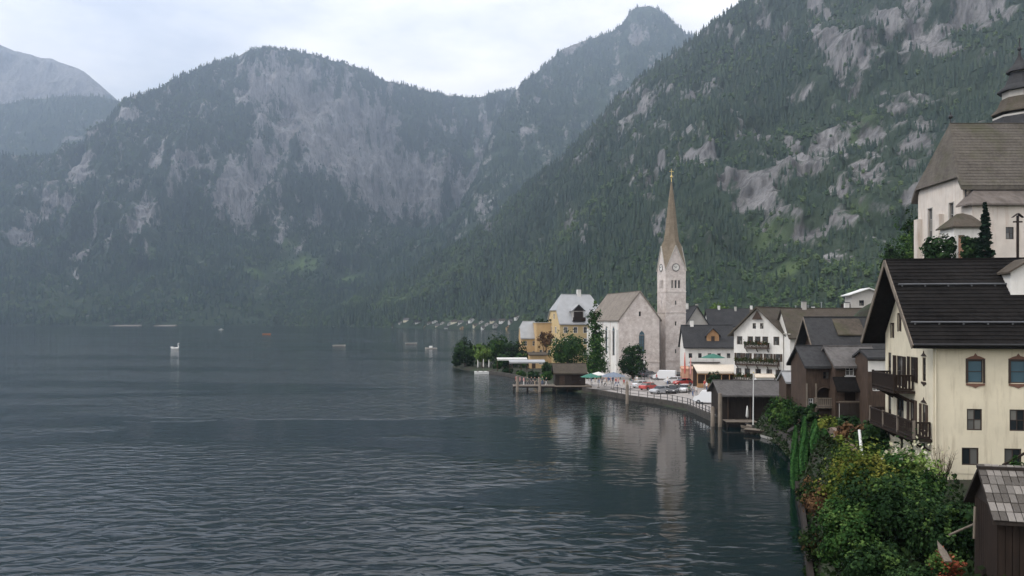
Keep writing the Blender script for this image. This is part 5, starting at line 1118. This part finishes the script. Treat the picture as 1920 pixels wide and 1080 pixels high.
for k, (px, Y, h) in enumerate(((1491, 68.5, 804), (1508, 67.5, 786), (1528, 66.5, 791), (1546, 68, 808))):
    h = zz(h, Y) - gp(px, Y).z + .5
    lab = ('outermost slim thuja on the water side of the row', 'tallest slim thuja of the row on the bank', 'second tallest thuja of the row, between two others', 'shortest thuja of the row, by the garden wall')[k]
    t = thing('thuja', lab, 'tree', gp(px, Y, -.5), 0, 'row of thujas on the bank'); nn = 5200; g = np.random.default_rng(40 + k)
    f = g.random(nn) ** .9; a = g.random(nn) * 6.283; rr = (.36 * np.sin(np.pi * (.16 + .84 * f) ** .8) ** .7 + .03) * (1 + .14 * np.sin(a * 5 + 3 * np.sin(f * 5))) * (.82 + .2 * g.random(nn))
    P = np.stack([rr * np.cos(a), rr * np.sin(a), f * h * (1 + .03 * np.sin(a * 3)) + .1], 1)
    link('crown', leaf_mesh('crown', P, np.stack([np.cos(a), np.sin(a), .25 + 0 * a], 1) + g.normal(size=(nn, 3)) * .3, .17, L_THU, np.clip(.5 + .45 * np.sin(a * 5 + 3 * np.sin(f * 5)) * .8 + .2 * g.normal(size=nn), 0, 1)), t)
    MB().tube([(0, 0, -.5), (0, 0, h * .8)], [.09, .03], 6).build('trunk', BARK, t)
# low undergrowth over the whole bank
ux = NR.random(60000) * 24 + 11; uy = NR.random(60000) * 84 + 24; ud = shore_dist(ux, uy); ok = (ud > .1) & (ud < 13) & (ux < 27 + (uy > 62) * 20 - (uy < 30) * 10) & (fbm(ux / 3.1, uy / 3.1, 4) > -.35)
ok &= ~((uy > 104) | ((ux > 26) & (uy > 49.5) & (uy < 62)))
ux, uy, ud = ux[ok], uy[ok], ud[ok]; uz = ground_z(ux, uy); hgt = .35 + 1.1 * np.clip(fbm(ux / 2.3 + 7, uy / 2.3, 3) + .35, 0, 1)
up_ = np.stack([ux, uy, uz + hgt * NR.random(len(ux)) + .03], 1)
ut = np.clip(.25 + .35 * fbm(ux / 4, uy / 4 + 9, 3) + .45 * NR.random(len(ux)), 0, 1)
L_UND = m_leaf('undergrowth_leaves', (.010, .010, .005), (.014, .030, .009), (.035, .06, .016))
ug = link('undergrowth', leaf_mesh('undergrowth', up_, NR.normal(size=(len(ux), 3)) * .6 + [-.3, -.3, .5], .24, L_UND, ut)); tag(ug, 'dark tangled undergrowth covering the bank above the water', 'undergrowth', kind='stuff')
# big garden shrubs
def sprays(c, n, L_, seed, droop=.5):
    "arching leafy shoots leaving a shrub"
    g = np.random.default_rng(seed); P, N2, T = [], [], []
    for i in range(n):
        a = g.random() * 6.283; el = g.uniform(.5, 1.2); l = L_ * g.uniform(.6, 1.1); m = 46; s = np.linspace(.2, 1, m)
        x = s * l * math.cos(el); z = s * l * math.sin(el) - droop * l * s ** 2.4
        w = g.normal(size=(m, 3)) * .075
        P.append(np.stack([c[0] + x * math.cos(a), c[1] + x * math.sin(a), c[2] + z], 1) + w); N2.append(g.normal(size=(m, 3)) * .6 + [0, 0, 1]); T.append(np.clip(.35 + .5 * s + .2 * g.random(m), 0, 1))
    return np.concatenate(P), np.concatenate(N2), np.concatenate(T)
def shrub(label, px, Y, zc, r, h, n, leaf, mat, seed, spr=0, sprmat=None, nm='garden_shrub', extra=None):
    x = (px - CX) / F * Y; g0 = gz(x, Y) - .2
    ex = list(extra or [])
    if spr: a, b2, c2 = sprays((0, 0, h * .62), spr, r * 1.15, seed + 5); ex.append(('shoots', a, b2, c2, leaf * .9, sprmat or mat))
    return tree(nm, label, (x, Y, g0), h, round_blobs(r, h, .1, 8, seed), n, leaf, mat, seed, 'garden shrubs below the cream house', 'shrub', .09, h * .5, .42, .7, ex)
shrub('yellow-green arching shrub at the top of the garden', 1612, 43, 0, 1.9, 5.0, 6500, .15, L_YEL, 61, 70, L_YEL)
bl_ = NR.normal(size=(110, 3)) * [.8, .6, .45] + [0, -.4, 4.1]
shrub('tall green shrub with cream blossom in front of the cream house corner', 1702, 43.5, 0, 2.2, 4.7, 7500, .15, L_MID, 62, 60, L_LIGHT, extra=[('blossom', bl_, NR.normal(size=(110, 3)), NR.random(110), .17, L_CREAM)])
shrub('dark green shrub filling the middle of the garden', 1672, 39.5, 0, 2.4, 3.9, 8000, .15, L_DK, 63, 24, L_MID)
shrub('broad mid-green shrub hanging over the lake wall', 1592, 39, 0, 1.6, 3.4, 6500, .14, L_MID, 64, 40, L_MID)
shrub('dense dark shrub beside the shingled shed', 1770, 36.5, 0, 1.7, 3.4, 6500, .14, L_DK, 65, 24, L_MID)
shrub('low green shrub at the foot of the garden, leaves darkened to carry shade', 1640, 35.5, 0, 1.5, 2.1, 5200, .13, L_DK, 66, 24, L_MID)  # shadow at the garden's foot put into the leaf colour
shrub('red-leaved shrub in front of the shingled shed', 1772, 31.5, 0, .8, 2.5, 1000, .11, L_RED, 67, 40, L_MID)
shrub('low dark shrub below the red-leaved one', 1722, 31.5, 0, 1.3, 1.9, 4600, .12, L_DK, 68, 16, L_DK)
shrub('bright green bush beside the door of the cream house', 1912, 45, 0, .9, 2.2, 2600, .12, L_MID, 69, 20, L_LIGHT)
shrub('small dark bush under the windows of the cream house', 1860, 46.5, 0, .8, 1.5, 2200, .12, L_DK, 70, 10, L_DK)
shrub('flowering low bush on the lake wall', 1570, 36, 0, 1.0, 1.6, 2600, .12, L_FLW, 71, 8, L_BRN)
shrub('dark tangled shrub overhanging the timber edging next to the thujas', 1522, 58, 0, 1.3, 1.8, 3600, .15, L_UND, 72, 20, L_BRN)
shrub('brown dry shrub on the bank between the thujas and the yellow-green shrub', 1545, 51, 0, 1.4, 2.0, 3800, .14, L_BRN, 73, 26, L_UND)
shrub('dark ragged shrub on the bank above the timber edging', 1536, 44, 0, 1.2, 1.7, 3800, .13, L_UND, 74, 24, L_BRN)
shrub('low dark brambles hanging over the water at the timber edging', 1532, 37.5, 0, .9, 1.2, 3200, .11, L_UND, 75, 22, L_UND)
tw = thing('bare_bush', 'leafless twiggy bush against the cream house wall', 'shrub', gp(1768, 49.4, -.2)); tm_ = MB(); g_ = random.Random(4)
for k in range(34):
    a = g_.uniform(0, 6.28); l = g_.uniform(1.2, 2.6); tip = Vector((math.cos(a) * l * .35, math.sin(a) * l * .22, l)); tm_.tube([(0, 0, 0), tuple(tip * .5 + Vector((.1 * math.cos(a), 0, .15))), tuple(tip)], [.018, .012, .004], 4)
    for j in range(3): t2 = tip * g_.uniform(.5, .9); tm_.tube([tuple(t2), tuple(t2 + Vector((g_.uniform(-.3, .3), g_.uniform(-.2, .2), g_.uniform(.15, .4))))], [.008, .003], 3)
tm_.build('twigs', L_BRN, tw)
# up by the hill church
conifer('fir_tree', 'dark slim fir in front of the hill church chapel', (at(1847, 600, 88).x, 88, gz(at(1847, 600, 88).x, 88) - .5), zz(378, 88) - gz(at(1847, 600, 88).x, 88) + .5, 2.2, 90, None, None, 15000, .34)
for k, (px, Y, r, top, lab, m) in enumerate(((1762, 92, 1.7, 445, 'round clipped bush beside the hill church wall', L_DK), (1822, 90, 1.1, 446, 'small bush between the porch and the fir', L_DK), (1700, 118, 3.6, 428, 'bushy tree on the slope next to the hill church', L_MID), (1724, 124, 3.6, 396, 'taller tree close to the hill church apse', L_MID), (1680, 112, 2.6, 462, 'low bush at the edge of the church slope', L_DK))):
    x = (px - CX) / F * Y; g0 = gz(x, Y) - .5; h = zz(top, Y) - g0
    tree('churchyard_tree' if k > 1 else 'churchyard_bush', lab, (x, Y, g0), h, wide(r, min(h, 2.6 * r), max(.2, h - 2.6 * r), 7, 80 + k), 3000, .3, m, 80 + k, 'greenery round the hill church', 'tree' if k > 1 else 'shrub', .15, h * .7)

# ------------------------------------------------------------------ bank walls, posts and small roofs
def stone_wall(label, pts, h, mat, th=.4, nm='garden_wall'):
    t = MB()
    for a, b2 in zip(pts[:-1], pts[1:]):
        a = Vector(a); b2 = Vector(b2); d = (b2 - a); d.z = 0; d.normalize(); n = Vector((-d.y, d.x, 0)) * th / 2
        A, B2, C2, D2 = a - n, b2 - n, b2 + n, a + n; up = Vector((0, 0, h)); dn = Vector((0, 0, -2.5))
        t.add([A + dn, B2 + dn, C2 + dn, D2 + dn, A + up, B2 + up, C2 + up, D2 + up], [(3, 2, 1, 0), (4, 5, 6, 7), (0, 1, 5, 4), (1, 2, 6, 5), (2, 3, 7, 6), (3, 0, 4, 7)])
    return tag(t.build(nm, mat), label, 'wall')
stone_wall('dark stone shore wall below the white awnings', [(-6.6, 216, .3), (-1.4, 205, .3), (1.2, 198, .3), (4.2, 184, .3), (6.6, 172, .3)], .55, QUAY, .6, 'lake_wall')
stone_wall('rough grey stone wall along the water below the bushes', [on(1432, 800, .8), on(1458, 812, .8), on(1482, 828, .9), on(1492, 850, .9)], .5, QUAY, .7, 'lake_wall')
stone_wall('dark timber edging of the bank under the garden shrubs', [on(1494, 905, .8), on(1506, 960, .9), on(1512, 1010, 1.0), on(1520, 1075, 1.0), on(1532, 1160, 1.0)], .15, W_BLK, .28, 'lake_wall')
stone_wall('brown sloping garden wall beside the thujas', [gp(1548, 73, -.2), gp(1562, 67, .1), gp(1590, 61, .0), gp(1604, 57, -.1)], .9, m_plaster('brown_wall_render', (.19, .14, .11), (.1, .07, .05), .5), .35)
ss = House('roof_shelter', 'low stone-roofed shelter between the bank wall and the thujas', on(1482, 826, 1.0), rad(-25), 2.6, 2.2, 1.1, .8, 'y', QUAY, R_GREY, ov=.3, gov=.3, cat='shelter'); ss.finish()
lp = at(1611, 806, 55); lb = at(1621, 868, 54); t = tag(MB().tube([lb - Vector((.05, 0, .6)), lp], .10, 8).build('white_post', FRAME_W), 'leaning white post in the garden below the balconies', 'post')
for k, (a, b2, lab) in enumerate(((on(1512, 935, 1.6), on(1526, 962, 2.2), 'thin pale stick leaning on the lake wall'), (at(1780, 1003, 30), at(1828, 982, 30.6), 'slanting wooden bar beside the red-leaved shrub'), (at(1828, 950, 29.5), at(1826, 1010, 29.2), 'upright wooden post at the corner of the shingled shed'))):
    tag(MB().tube([a, b2], .05, 6).build('wooden_stick', W_OAK), lab, 'stick')
lf = tag(MB().slab([(-.14, 0, 0), (.14, 0, 0), (.2, .5, .25), (.05, .9, .55), (-.12, .5, .3)], .05).build('pale_board', W_OAK), 'pale broken board lying at the foot of the red-leaved shrub', 'board'); lf.location = at(1778, 1052, 30.5)
st = thing('garden_stairs', 'dark stair rail rising beside the lower windows of the cream house', 'stairs', at(1880, 872, 47)); MB().bar((0, 0, 0), (2.6, .4, 1.2), .1, .12).build('handrail', W_DARK, st)
for k in range(5): MB().box(.1 + .5 * k, .16 + .5 * k, -.02 + .08 * k, .04 + .08 * k, -1.2 + .23 * k, .02 + .23 * k).build('baluster', W_DARK, st)

# ------------------------------------------------------------------ railing on the quay
rl = thing('quay_railing', 'dark iron railing along the edge of the quay', 'railing', (0, 0, 0)); pts = [e + Vector((0, .35, 0)) for e in edge[:7]]
for a, b2 in zip(pts[:-1], pts[1:]):
    for z in (.45, 1.02): MB().bar(a + Vector((0, 0, z)), b2 + Vector((0, 0, z)), .06).build('rail', DARKMET, rl)
    n = max(1, int((b2 - a).length / 1.6))
    for k in range(n): p = a.lerp(b2, k / n); MB().box(p.x - .05, p.x + .05, p.y - .05, p.y + .05, p.z - .02, p.z + 1.08).build('post', DARKMET, rl)

# ------------------------------------------------------------------ cars on the square
TYRE = m_plain('tyre_rubber', (.015, .015, .016), .85); LAMP = m_plain('lamp_glass', (.6, .6, .58), .2); TAIL = m_plain('tail_lamp', (.35, .02, .015), .3)
def paint(n_, c):
    b = NB(n_); b.set(Base_Color=(*c, 1), Roughness=.35); b.b.inputs['Coat Weight'].default_value = .5; return b.m
def make_car(name, label, loc, rz, mat, van=False, L_=4.2):
    t = thing(name, label, 'van' if van else 'car', loc, rz, 'cars parked on the square'); hw = .88 if not van else .98
    if van: prof = [(-L_ / 2, .45), (-L_ / 2, 1.0), (-L_ / 2 + .05, 2.1), (-L_ / 2 + .3, 2.2), (L_ / 2 - 1.5, 2.2), (L_ / 2 - .85, 1.35), (L_ / 2 - .1, 1.05), (L_ / 2, .75), (L_ / 2, .4), (L_ / 2 - .2, .3), (-L_ / 2 + .2, .3)]
    else: prof = [(-L_ / 2, .5), (-L_ / 2 + .02, .85), (-L_ / 2 + .25, .98), (-L_ / 2 + .9, 1.02), (.7, .98), (L_ / 2 - .5, .86), (L_ / 2 - .08, .72), (L_ / 2, .5), (L_ / 2 - .15, .28), (-L_ / 2 + .15, .28)]
    m = MB(); n = len(prof)
    for i, (y, sc) in enumerate(((-hw, .94), (-hw + .12, 1.0), (hw - .12, 1.0), (hw, .94))):
        m.v += [(x * (1 if 0 < i < 3 else .985), y, .62 + (z - .62) * sc) for x, z in prof]
    for i in range(3): m.f += [(i * n + k, i * n + (k + 1) % n, (i + 1) * n + (k + 1) % n, (i + 1) * n + k) for k in range(n)]
    m.f += [tuple(range(n - 1, -1, -1)), tuple(range(3 * n, 4 * n))]; m.sm = [False] * len(m.f); body = m.build('body', mat, t)
    if van:
        for s_ in (-1, 1):
            for (x0, x1) in ((-1.6, -.2), (0, .75)): MB().box(x0, x1, s_ * (hw - .03) - .02, s_ * (hw - .03) + .02, 1.35, 1.95).build('side_window', GLASS, t)
        MB().slab([(L_ / 2 - .9, -hw + .18, 1.42), (L_ / 2 - .9, hw - .18, 1.42), (L_ / 2 - 1.44, hw - .22, 2.12), (L_ / 2 - 1.44, -hw + .22, 2.12)], .05, (-1, 0, -.6)).build('windscreen', GLASS, t)
    else:
        c = MB(); lo = [(-1.75, .96), (1.05, .96)]; a, b2 = -1.25, .35
        V = [(-1.75, -hw + .08, .97), (1.05, -hw + .08, .97), (1.05, hw - .08, .97), (-1.75, hw - .08, .97), (a, -hw + .24, 1.42), (b2, -hw + .24, 1.42), (b2, hw - .24, 1.42), (a, hw - .24, 1.42)]
        c.add(V, [(0, 1, 5, 4), (1, 2, 6, 5), (2, 3, 7, 6), (3, 0, 4, 7)]); c.build('windows', GLASS, t)
        MB().slab([(a - .05, -hw + .2, 1.46), (b2 + .05, -hw + .2, 1.46), (b2 + .05, hw - .2, 1.46), (a - .05, hw - .2, 1.46)], .06).build('roof', mat, t)
        for s_ in (-1, 1):
            for x in (-.5,): MB().bar((x, s_ * (hw - .07), .98), (x, s_ * (hw - .23), 1.43), .09, .05).build('pillar', mat, t)
    for s_ in (-1, 1):
        for x in (-L_ * .31, L_ * .31):
            w = MB(); w.tube([(x, s_ * hw - .1, .32), (x, s_ * hw + .03, .32)], .32, 14); wo = w.build('wheel', TYRE, t); MB().tube([(x, s_ * hw + (.028 if s_ > 0 else -.112), .32), (x, s_ * hw + (.05 if s_ > 0 else .04) - (0 if s_ > 0 else .15), .32)], .19, 10).build('rim', STEEL, wo)
        MB().box(L_ / 2 - .12, L_ / 2 + .01, s_ * .62 - .16, s_ * .62 + .16, .58, .74).build('headlight', LAMP, t); MB().box(-L_ / 2 - .01, -L_ / 2 + .1, s_ * .66 - .12, s_ * .66 + .12, .66, .84).build('tail_light', TAIL, t)
    return t
WP, SP, RP, BP, GP = paint('white_car_paint', (.70, .71, .72)), paint('silver_car_paint', (.38, .39, .41)), paint('red_car_paint', (.45, .06, .05)), paint('black_car_paint', (.02, .02, .024)), paint('grey_car_paint', (.12, .125, .14))
for (lab, px, py, a, m, vn, l_) in (('white van parked in front of the church tower', 1246, 712, 160, WP, True, 5.2), ('white car parked next to the white van', 1264, 719, 185, WP, False, 4.3), ('dark grey car beside the round tree at the church', 1219, 707, 20, GP, False, 4.3), ('grey car between the round tree and the white van', 1233, 710, 200, SP, False, 4.1),
        ('red car parked on the edge of the quay', 1218, 731, 35, RP, False, 4.3), ('silver car parked between the red and the black car', 1238, 738, 215, SP, False, 4.3), ('black car with its back to the quay edge', 1262, 737, 245, BP, False, 4.4), ('white van near the tall pile at the boat shed', 1330, 757, 150, WP, True, 4.9), ('pale car behind the white van by the boat shed', 1340, 744, 165, SP, False, 4.2), ('white car at the quay edge behind the red car', 1204, 727, 30, WP, False, 4.2), ('black car close to the foot of the tower', 1272, 709, 170, BP, False, 4.4), ('red car half hidden behind the white car by the van', 1280, 722, 200, RP, False, 4.1), ('dark grey van under the round tree by the church', 1203, 706, 15, GP, True, 4.8), ('white car beside the black car facing the railing', 1283, 735, 240, WP, False, 4.2)):
    p = on(px, py, PZ); make_car('van' if vn else 'parked_car', lab, (p.x, p.y, PZ + .01), rad(a), m, vn, l_)

# ------------------------------------------------------------------ people
SKIN = m_plain('skin', (.50, .32, .24), .6, var=.05); HAIR = m_plain('brown_hair', (.05, .03, .02), .8)
def body_mesh(kind):
    J = {'stand': [(0, 0, .95), (0, 0, 1.15), (0, .01, 1.42), (0, 0, 1.52), (0, -.01, 1.66), (0, 0, 1.78), (.10, 0, .92), (.11, -.02, .50), (.11, 0, .09), (.11, -.15, .04), (-.10, 0, .92), (-.12, .02, .50), (-.13, .03, .09), (-.13, -.12, .04), (.19, 0, 1.43), (.25, .03, 1.14), (.24, -.06, .88), (.24, -.09, .78), (-.19, 0, 1.43), (-.25, .03, 1.14), (-.24, -.08, .88), (-.24, -.1, .78)],
         'walk': [(0, 0, .95), (0, 0, 1.15), (0, -.02, 1.42), (0, -.03, 1.52), (0, -.05, 1.66), (0, -.04, 1.78), (.10, 0, .92), (.11, -.20, .52), (.11, -.30, .10), (.11, -.46, .06), (-.10, 0, .92), (-.11, .08, .50), (-.11, .34, .14), (-.11, .24, .04), (.19, -.02, 1.43), (.25, .14, 1.17), (.24, .14, .90), (.24, .12, .80), (-.19, -.02, 1.43), (-.25, -.12, 1.16), (-.22, -.26, .96), (-.21, -.31, .88)]}[kind]
    E = [(0, 1), (1, 2), (2, 3), (3, 4), (4, 5), (0, 6), (6, 7), (7, 8), (8, 9), (0, 10), (10, 11), (11, 12), (12, 13), (2, 14), (14, 15), (15, 16), (16, 17), (2, 18), (18, 19), (19, 20), (20, 21)]
    R = [.15, .14, .16, .06, .10, .075, .10, .07, .045, .035, .10, .07, .045, .035, .07, .05, .038, .03, .07, .05, .038, .03]
    me = bpy.data.meshes.new('person_rig'); me.from_pydata(J, E, []); o = bpy.data.objects.new('person_rig', me); COL.objects.link(o)
    md = o.modifiers.new('skin', 'SKIN'); sv = me.skin_vertices[0].data if me.skin_vertices else None
    if sv is None: me.attributes; sv = me.skin_vertices.new().data if hasattr(me.skin_vertices, 'new') else me.skin_vertices[0].data
    for i, r in enumerate(R): sv[i].radius = (r, r * (.72 if i in (0, 1, 2) else 1)); sv[i].use_root = i == 0
    s2 = o.modifiers.new('sub', 'SUBSURF'); s2.levels = 1; s2.render_levels = 1
    dg = bpy.context.evaluated_depsgraph_get(); out_ = bpy.data.meshes.new_from_object(o.evaluated_get(dg)); bpy.data.objects.remove(o)
    out_.materials.clear()
    for _ in range(4): out_.materials.append(SKIN)
    for p in out_.polygons:
        z = p.center.z; p.use_smooth = True; armx = abs(p.center.x) > .17
        p.material_index = 0 if (z > 1.50 or (armx and z < 1.12 and z > .7)) else (1 if z > .93 else (2 if z > .09 else 3))
        if z > 1.69 or (z > 1.56 and p.center.y > .035): p.material_index = 3
    return out_
PM = {k: body_mesh(k) for k in ('stand', 'walk')}
CM = {n_: m_plain(n_ + '_cloth', c, .9, var=.06) for n_, c in (('white', (.66, .65, .63)), ('black', (.02, .02, .022)), ('blue', (.07, .12, .24)), ('red', (.42, .06, .05)), ('grey', (.22, .22, .23)), ('beige', (.42, .34, .25)), ('green', (.07, .13, .08)), ('pink', (.55, .28, .28)))}
NL = list(CM)
def person(px, py, z, top, legs, where, pose='stand', Y=None):
    p = on(px, py, z) if Y is None else place(px, Y, z)
    o = link('person', PM[pose]); o.location = (p.x, p.y, z); o.rotation_euler = (0, 0, RNG.uniform(0, 6.28)); s = RNG.uniform(.94, 1.03); o.scale = (s, s, s)
    for i, m in enumerate((SKIN, CM[top], CM[legs], HAIR)): o.material_slots[i].link = 'OBJECT'; o.material_slots[i].material = m
    tag(o, 'person in %s top and %s trousers %s' % (top, legs, where), 'person', 'visitors by the lake')
combos = [(a, b2) for a in NL for b2 in ('black', 'blue', 'grey', 'beige', 'white') if a != b2]; RNG.shuffle(combos); import itertools; ci = itertools.cycle(combos)
for px, py in ((1292, 739), (1299, 743), (1306, 741), (1302, 746), (1321, 729), (1325, 733)): a, b2 = next(ci); person(px, py, PZ, a, b2, 'on the open square by the railing', RNG.choice(('stand', 'walk')))
for k in range(15): a, b2 = next(ci); person(1104 + 6.4 * k + RNG.uniform(-2, 2), 718 + k * .62 + RNG.uniform(-4, 5), PZ, a, b2, 'at the café tables on the quay', RNG.choice(('stand', 'walk')))
for k in range(9): a, b2 = next(ci); person(968 + 7 * k, 0, 1.16, a, b2, 'on the planked landing stage', RNG.choice(('stand', 'walk')), 161.6 + RNG.uniform(0, 2.6))
for k in range(3): a, b2 = next(ci); person(1422 + 9 * k, 0, PZ + .1, a, b2, 'beside the white stall', 'stand', 147.5)
for k in range(12): a, b2 = next(ci); person(1130 + 17 * k + RNG.uniform(-5, 5), 713 + RNG.uniform(-2, 14), PZ, a, b2, 'walking across the church square', 'walk')
for k, (px, py) in enumerate(((1140, 716), (1208, 719), (1292, 728))):
    p = on(px, py, PZ); t = thing('street_lamp', ('street lamp beside the grey-blue parasol', 'street lamp near the round tree by the church', 'street lamp in front of the terracotta pavilion')[k], 'lamp', (p.x, p.y, PZ), 0, 'street lamps on the square'); MB().tube([(0, 0, -.1), (0, 0, 4.2)], [.08, .05], 7).build('post', DARKMET, t); MB().lathe([(.1, 4.2), (.22, 4.55), (.26, 4.6), (.05, 4.85)], n=8).build('lantern', LAMP, t)
# café tables on the quay
def table(label, p, g):
    t = thing('cafe_table', label, 'table', p, 0, g); MB().lathe([(.42, .71), (.42, .75)], n=14).build('table_top', FRAME_W, t); MB().tube([(0, 0, .03), (0, 0, .71)], .04, 6).build('leg', DARKMET, t); MB().lathe([(.24, 0), (.24, .03)], n=10).build('foot', DARKMET, t); return t
for k in range(7): q = on(1110 + 12 * k, 722 + 1.2 * k + 3 * (k % 2), PZ); table('small round white café table on the quay under the parasols', (q.x, q.y, PZ + .002), 'café tables on the quay')

# ------------------------------------------------------------------ boats
def hull(L_, W_, H_, n=9):
    m = MB(); rings = []
    for i in range(n):
        s = i / (n - 1); w = W_ / 2 * (math.sin(math.pi * min(1, .16 + .84 * (1 - s) ** .8 if s > .5 else .72 + .28 * s * 2)) if False else (1 - max(0, (s - .45) / .55) ** 2.2) * (.82 + .18 * min(1, s * 3)))
        x = (s - .5) * L_; lift = .25 * H_ * max(0, (s - .6) / .4) ** 2; m.v += [(x, -w, H_ + lift), (x, -w * .8, H_ * .3 + lift * .6), (x, 0, lift * .8), (x, w * .8, H_ * .3 + lift * .6), (x, w, H_ + lift), (x, w * .9, H_ + lift - .02), (x, w * .6, H_ * .45 + lift), (x, -w * .6, H_ * .45 + lift), (x, -w * .9, H_ + lift - .02)]
    for i in range(n - 1): m.f += [(i * 9 + k, i * 9 + (k + 1) % 9, (i + 1) * 9 + (k + 1) % 9, (i + 1) * 9 + k) for k in range(9)]
    m.f += [tuple(range(8, -1, -1)), tuple(range((n - 1) * 9, n * 9))]; m.sm = [False] * len(m.f); return m
def motorboat(label, p, rz, L_, hm, cabin=True):
    t = thing('motorboat', label, 'boat', p, rz, 'boats out on the lake'); hull(L_, L_ * .33, L_ * .13).build('hull', hm, t); h = L_ * .13
    if cabin: MB().slab([(-L_ * .12, -L_ * .1, h * 2.2), (L_ * .14, -L_ * .09, h * 2.1), (L_ * .14, L_ * .09, h * 2.1), (-L_ * .12, L_ * .1, h * 2.2)], h * 1.5).build('cabin', FRAME_W, t); MB().box(L_ * .141, L_ * .15, -L_ * .08, L_ * .08, h * 1.2, h * 1.95).build('windscreen', GLASS, t)
    for k in (-.28, .2 if not cabin else -.2): MB().box(L_ * k - .15, L_ * k + .15, -L_ * .13, L_ * .13, h * .62, h * .74).build('seat', W_OAK, t)
    return t
motorboat('pale motorboat with cabin far out on the lake', on(808, 654, 0) - Vector((0, 0, .2)), rad(175), 6, P_GREY); motorboat('grey motorboat leaving a pale wake on the lake', on(636, 649, 0) - Vector((0, 0, .2)), rad(5), 7, P_GREY, False); motorboat('small pale boat near the pale motorboat with a cabin', on(771, 645, 0) - Vector((0, 0, .2)), rad(12), 7, P_GREY, False)
motorboat('orange boat near the far shore', on(500, 627, 0) - Vector((0, 0, .2)), rad(2), 8, m_plain('orange_paint', (.55, .19, .06), .5), False); motorboat('white boat moored close under the far forest', on(415, 618.5, 0) - Vector((0, 0, .2)), rad(60), 8, FRAME_W)
sw = thing('swan_pedal_boat', 'white pedal boat shaped like a swan on the open lake', 'boat', on(328, 654.5, 0) - Vector((0, 0, .12)), rad(4))
hb_ = MB(); hb_.lathe([(.1, 0), (1.0, .12), (1.12, .5), (.95, .9), (.6, 1.0)], n=18, sx=1.75, sy=.95); hb_.build('hull', FRAME_W, sw)
MB().tube([(1.3, 0, .6), (1.75, 0, 1.1), (1.72, 0, 1.8), (1.5, 0, 2.4), (1.55, 0, 2.85), (1.85, 0, 3.0), (2.15, 0, 2.85)], [.5, .36, .25, .2, .2, .21, .12], 10).build('neck', FRAME_W, sw); MB().tube([(2.1, 0, 2.88), (2.45, 0, 2.72)], [.1, .03], 8).build('beak', m_plain('orange_beak', (.6, .22, .05), .5), sw)
for s_ in (-1, 1): MB().slab([(-1.9, s_ * .75, 1.35), (-.9, s_ * .98, 1.25), (.6, s_ * .95, 1.0), (.7, s_ * .98, .5), (-1.3, s_ * .98, .6)], .1, (0, -s_, 0)).build('wing', FRAME_W, sw)
MB().tube([(-1.5, 0, .7), (-2.1, 0, 1.2)], [.45, .1], 8).build('tail', FRAME_W, sw); MB().box(-.7, .1, -.6, .6, .9, 1.25).build('seat', W_BRN, sw)
rb = thing('rowing_boat', 'dark wooden rowing boat tied up at the narrow jetty', 'boat', on(1418, 806, 0) - Vector((0, 0, .1)), rad(-62)); hull(4.6, 1.4, .55).build('hull', W_OAK, rb)
for k in (-1.0, .5): MB().box(k, k + .3, -.5, .5, .36, .4).build('seat', W_OAK, rb)
rb2 = thing('rowing_boat', 'pale flat boat moored along the grey stone wall', 'boat', on(1455, 826, 0) - Vector((0, 0, .1)), rad(-75)); hull(5.2, 1.3, .5).build('hull', P_GREY, rb2); MB().box(-.8, -.5, -.45, .45, .32, .36).build('seat', W_OAK, rb2)

# ------------------------------------------------------------------ far village on the lake shore
WN = ('white', 'cream', 'grey', 'ochre'); RN = ('brown', 'dark', 'grey'); seen = {}
hm_ = {}
for k, h_ in enumerate(FARH):
    wm = (0, 2, 1, 2, 0, 3, 2, 0, 1, 2)[k % 10]; h_ = h_ + np.array([RNG.uniform(-3, 3), RNG.uniform(0, 9), .4])
    w, d, h, r = 6.5 + (k * 7 % 5), 7, 3.0 + (k * 3 % 3), 2.4 + (k % 3) * .4; ri = k % 3
    lab = '%s-walled house with %s roof among the far lakeside village' % (WN[wm], RN[ri])
    H_ = House('lakeside_house', lab, (h_[0] - w / 2, h_[1], h_[2] + .3), rad(RNG.uniform(-30, 30)), w, d, h, r, 'xy'[k % 2], (P_WHITE, P_CREAM, P_GREY, P_OCH)[wm], (R_BRN, R_SLT, R_GREY)[ri], ov=.6, gov=.6, below=2, group='houses of the far lakeside village')
    for u in (w * .25, w * .72):
        for v in (1.5,): window(H_.t, H_.F, u, v, 1.3, 1.5, FRAME_D, GLASS, 1, 1)
    H_.finish()
for k, (px, w) in enumerate(((235, 70), (310, 50))):
    p = on(px, 611.3, .3); t = MB(); t.slab([(-w / 2, -6, .8), (w / 2, -6, 1), (w / 2 - 6, 22, 2.4), (-w / 2 + 8, 22, 2.2)], 3); o = t.build('shore_strip', m_plaster('pale_shore_gravel_%s' % ('long', 'short')[k], (.26, .225, .20))); o.location = p; tag(o, kind='structure')
# ------------------------------------------------------------------ the air
b = NB('haze_air'); b.t.nodes.remove(b.b)
pv = b.n('ShaderNodeVolumePrincipled', {'Color': (.66, .795, 1.0, 1), 'Density': 1.8e-4, 'Anisotropy': .7}); b.l(pv.outputs[0], b.o.inputs['Volume'])
x0, x1, y0, y1, z0, z1 = -6000, 3500, -350, 5600, -7, 1900
hv = [(x, y, z) for z in (z0, z1) for y in (y0, y1) for x in (x0, x1)]
hz = link('haze', np_mesh('haze', hv, [(0, 2, 3, 1), (4, 5, 7, 6), (0, 1, 5, 4), (2, 6, 7, 3), (0, 4, 6, 2), (1, 3, 7, 5)]), None, b.m)
tag(hz, 'thin blue haze filling the valley air', 'haze', kind='stuff')
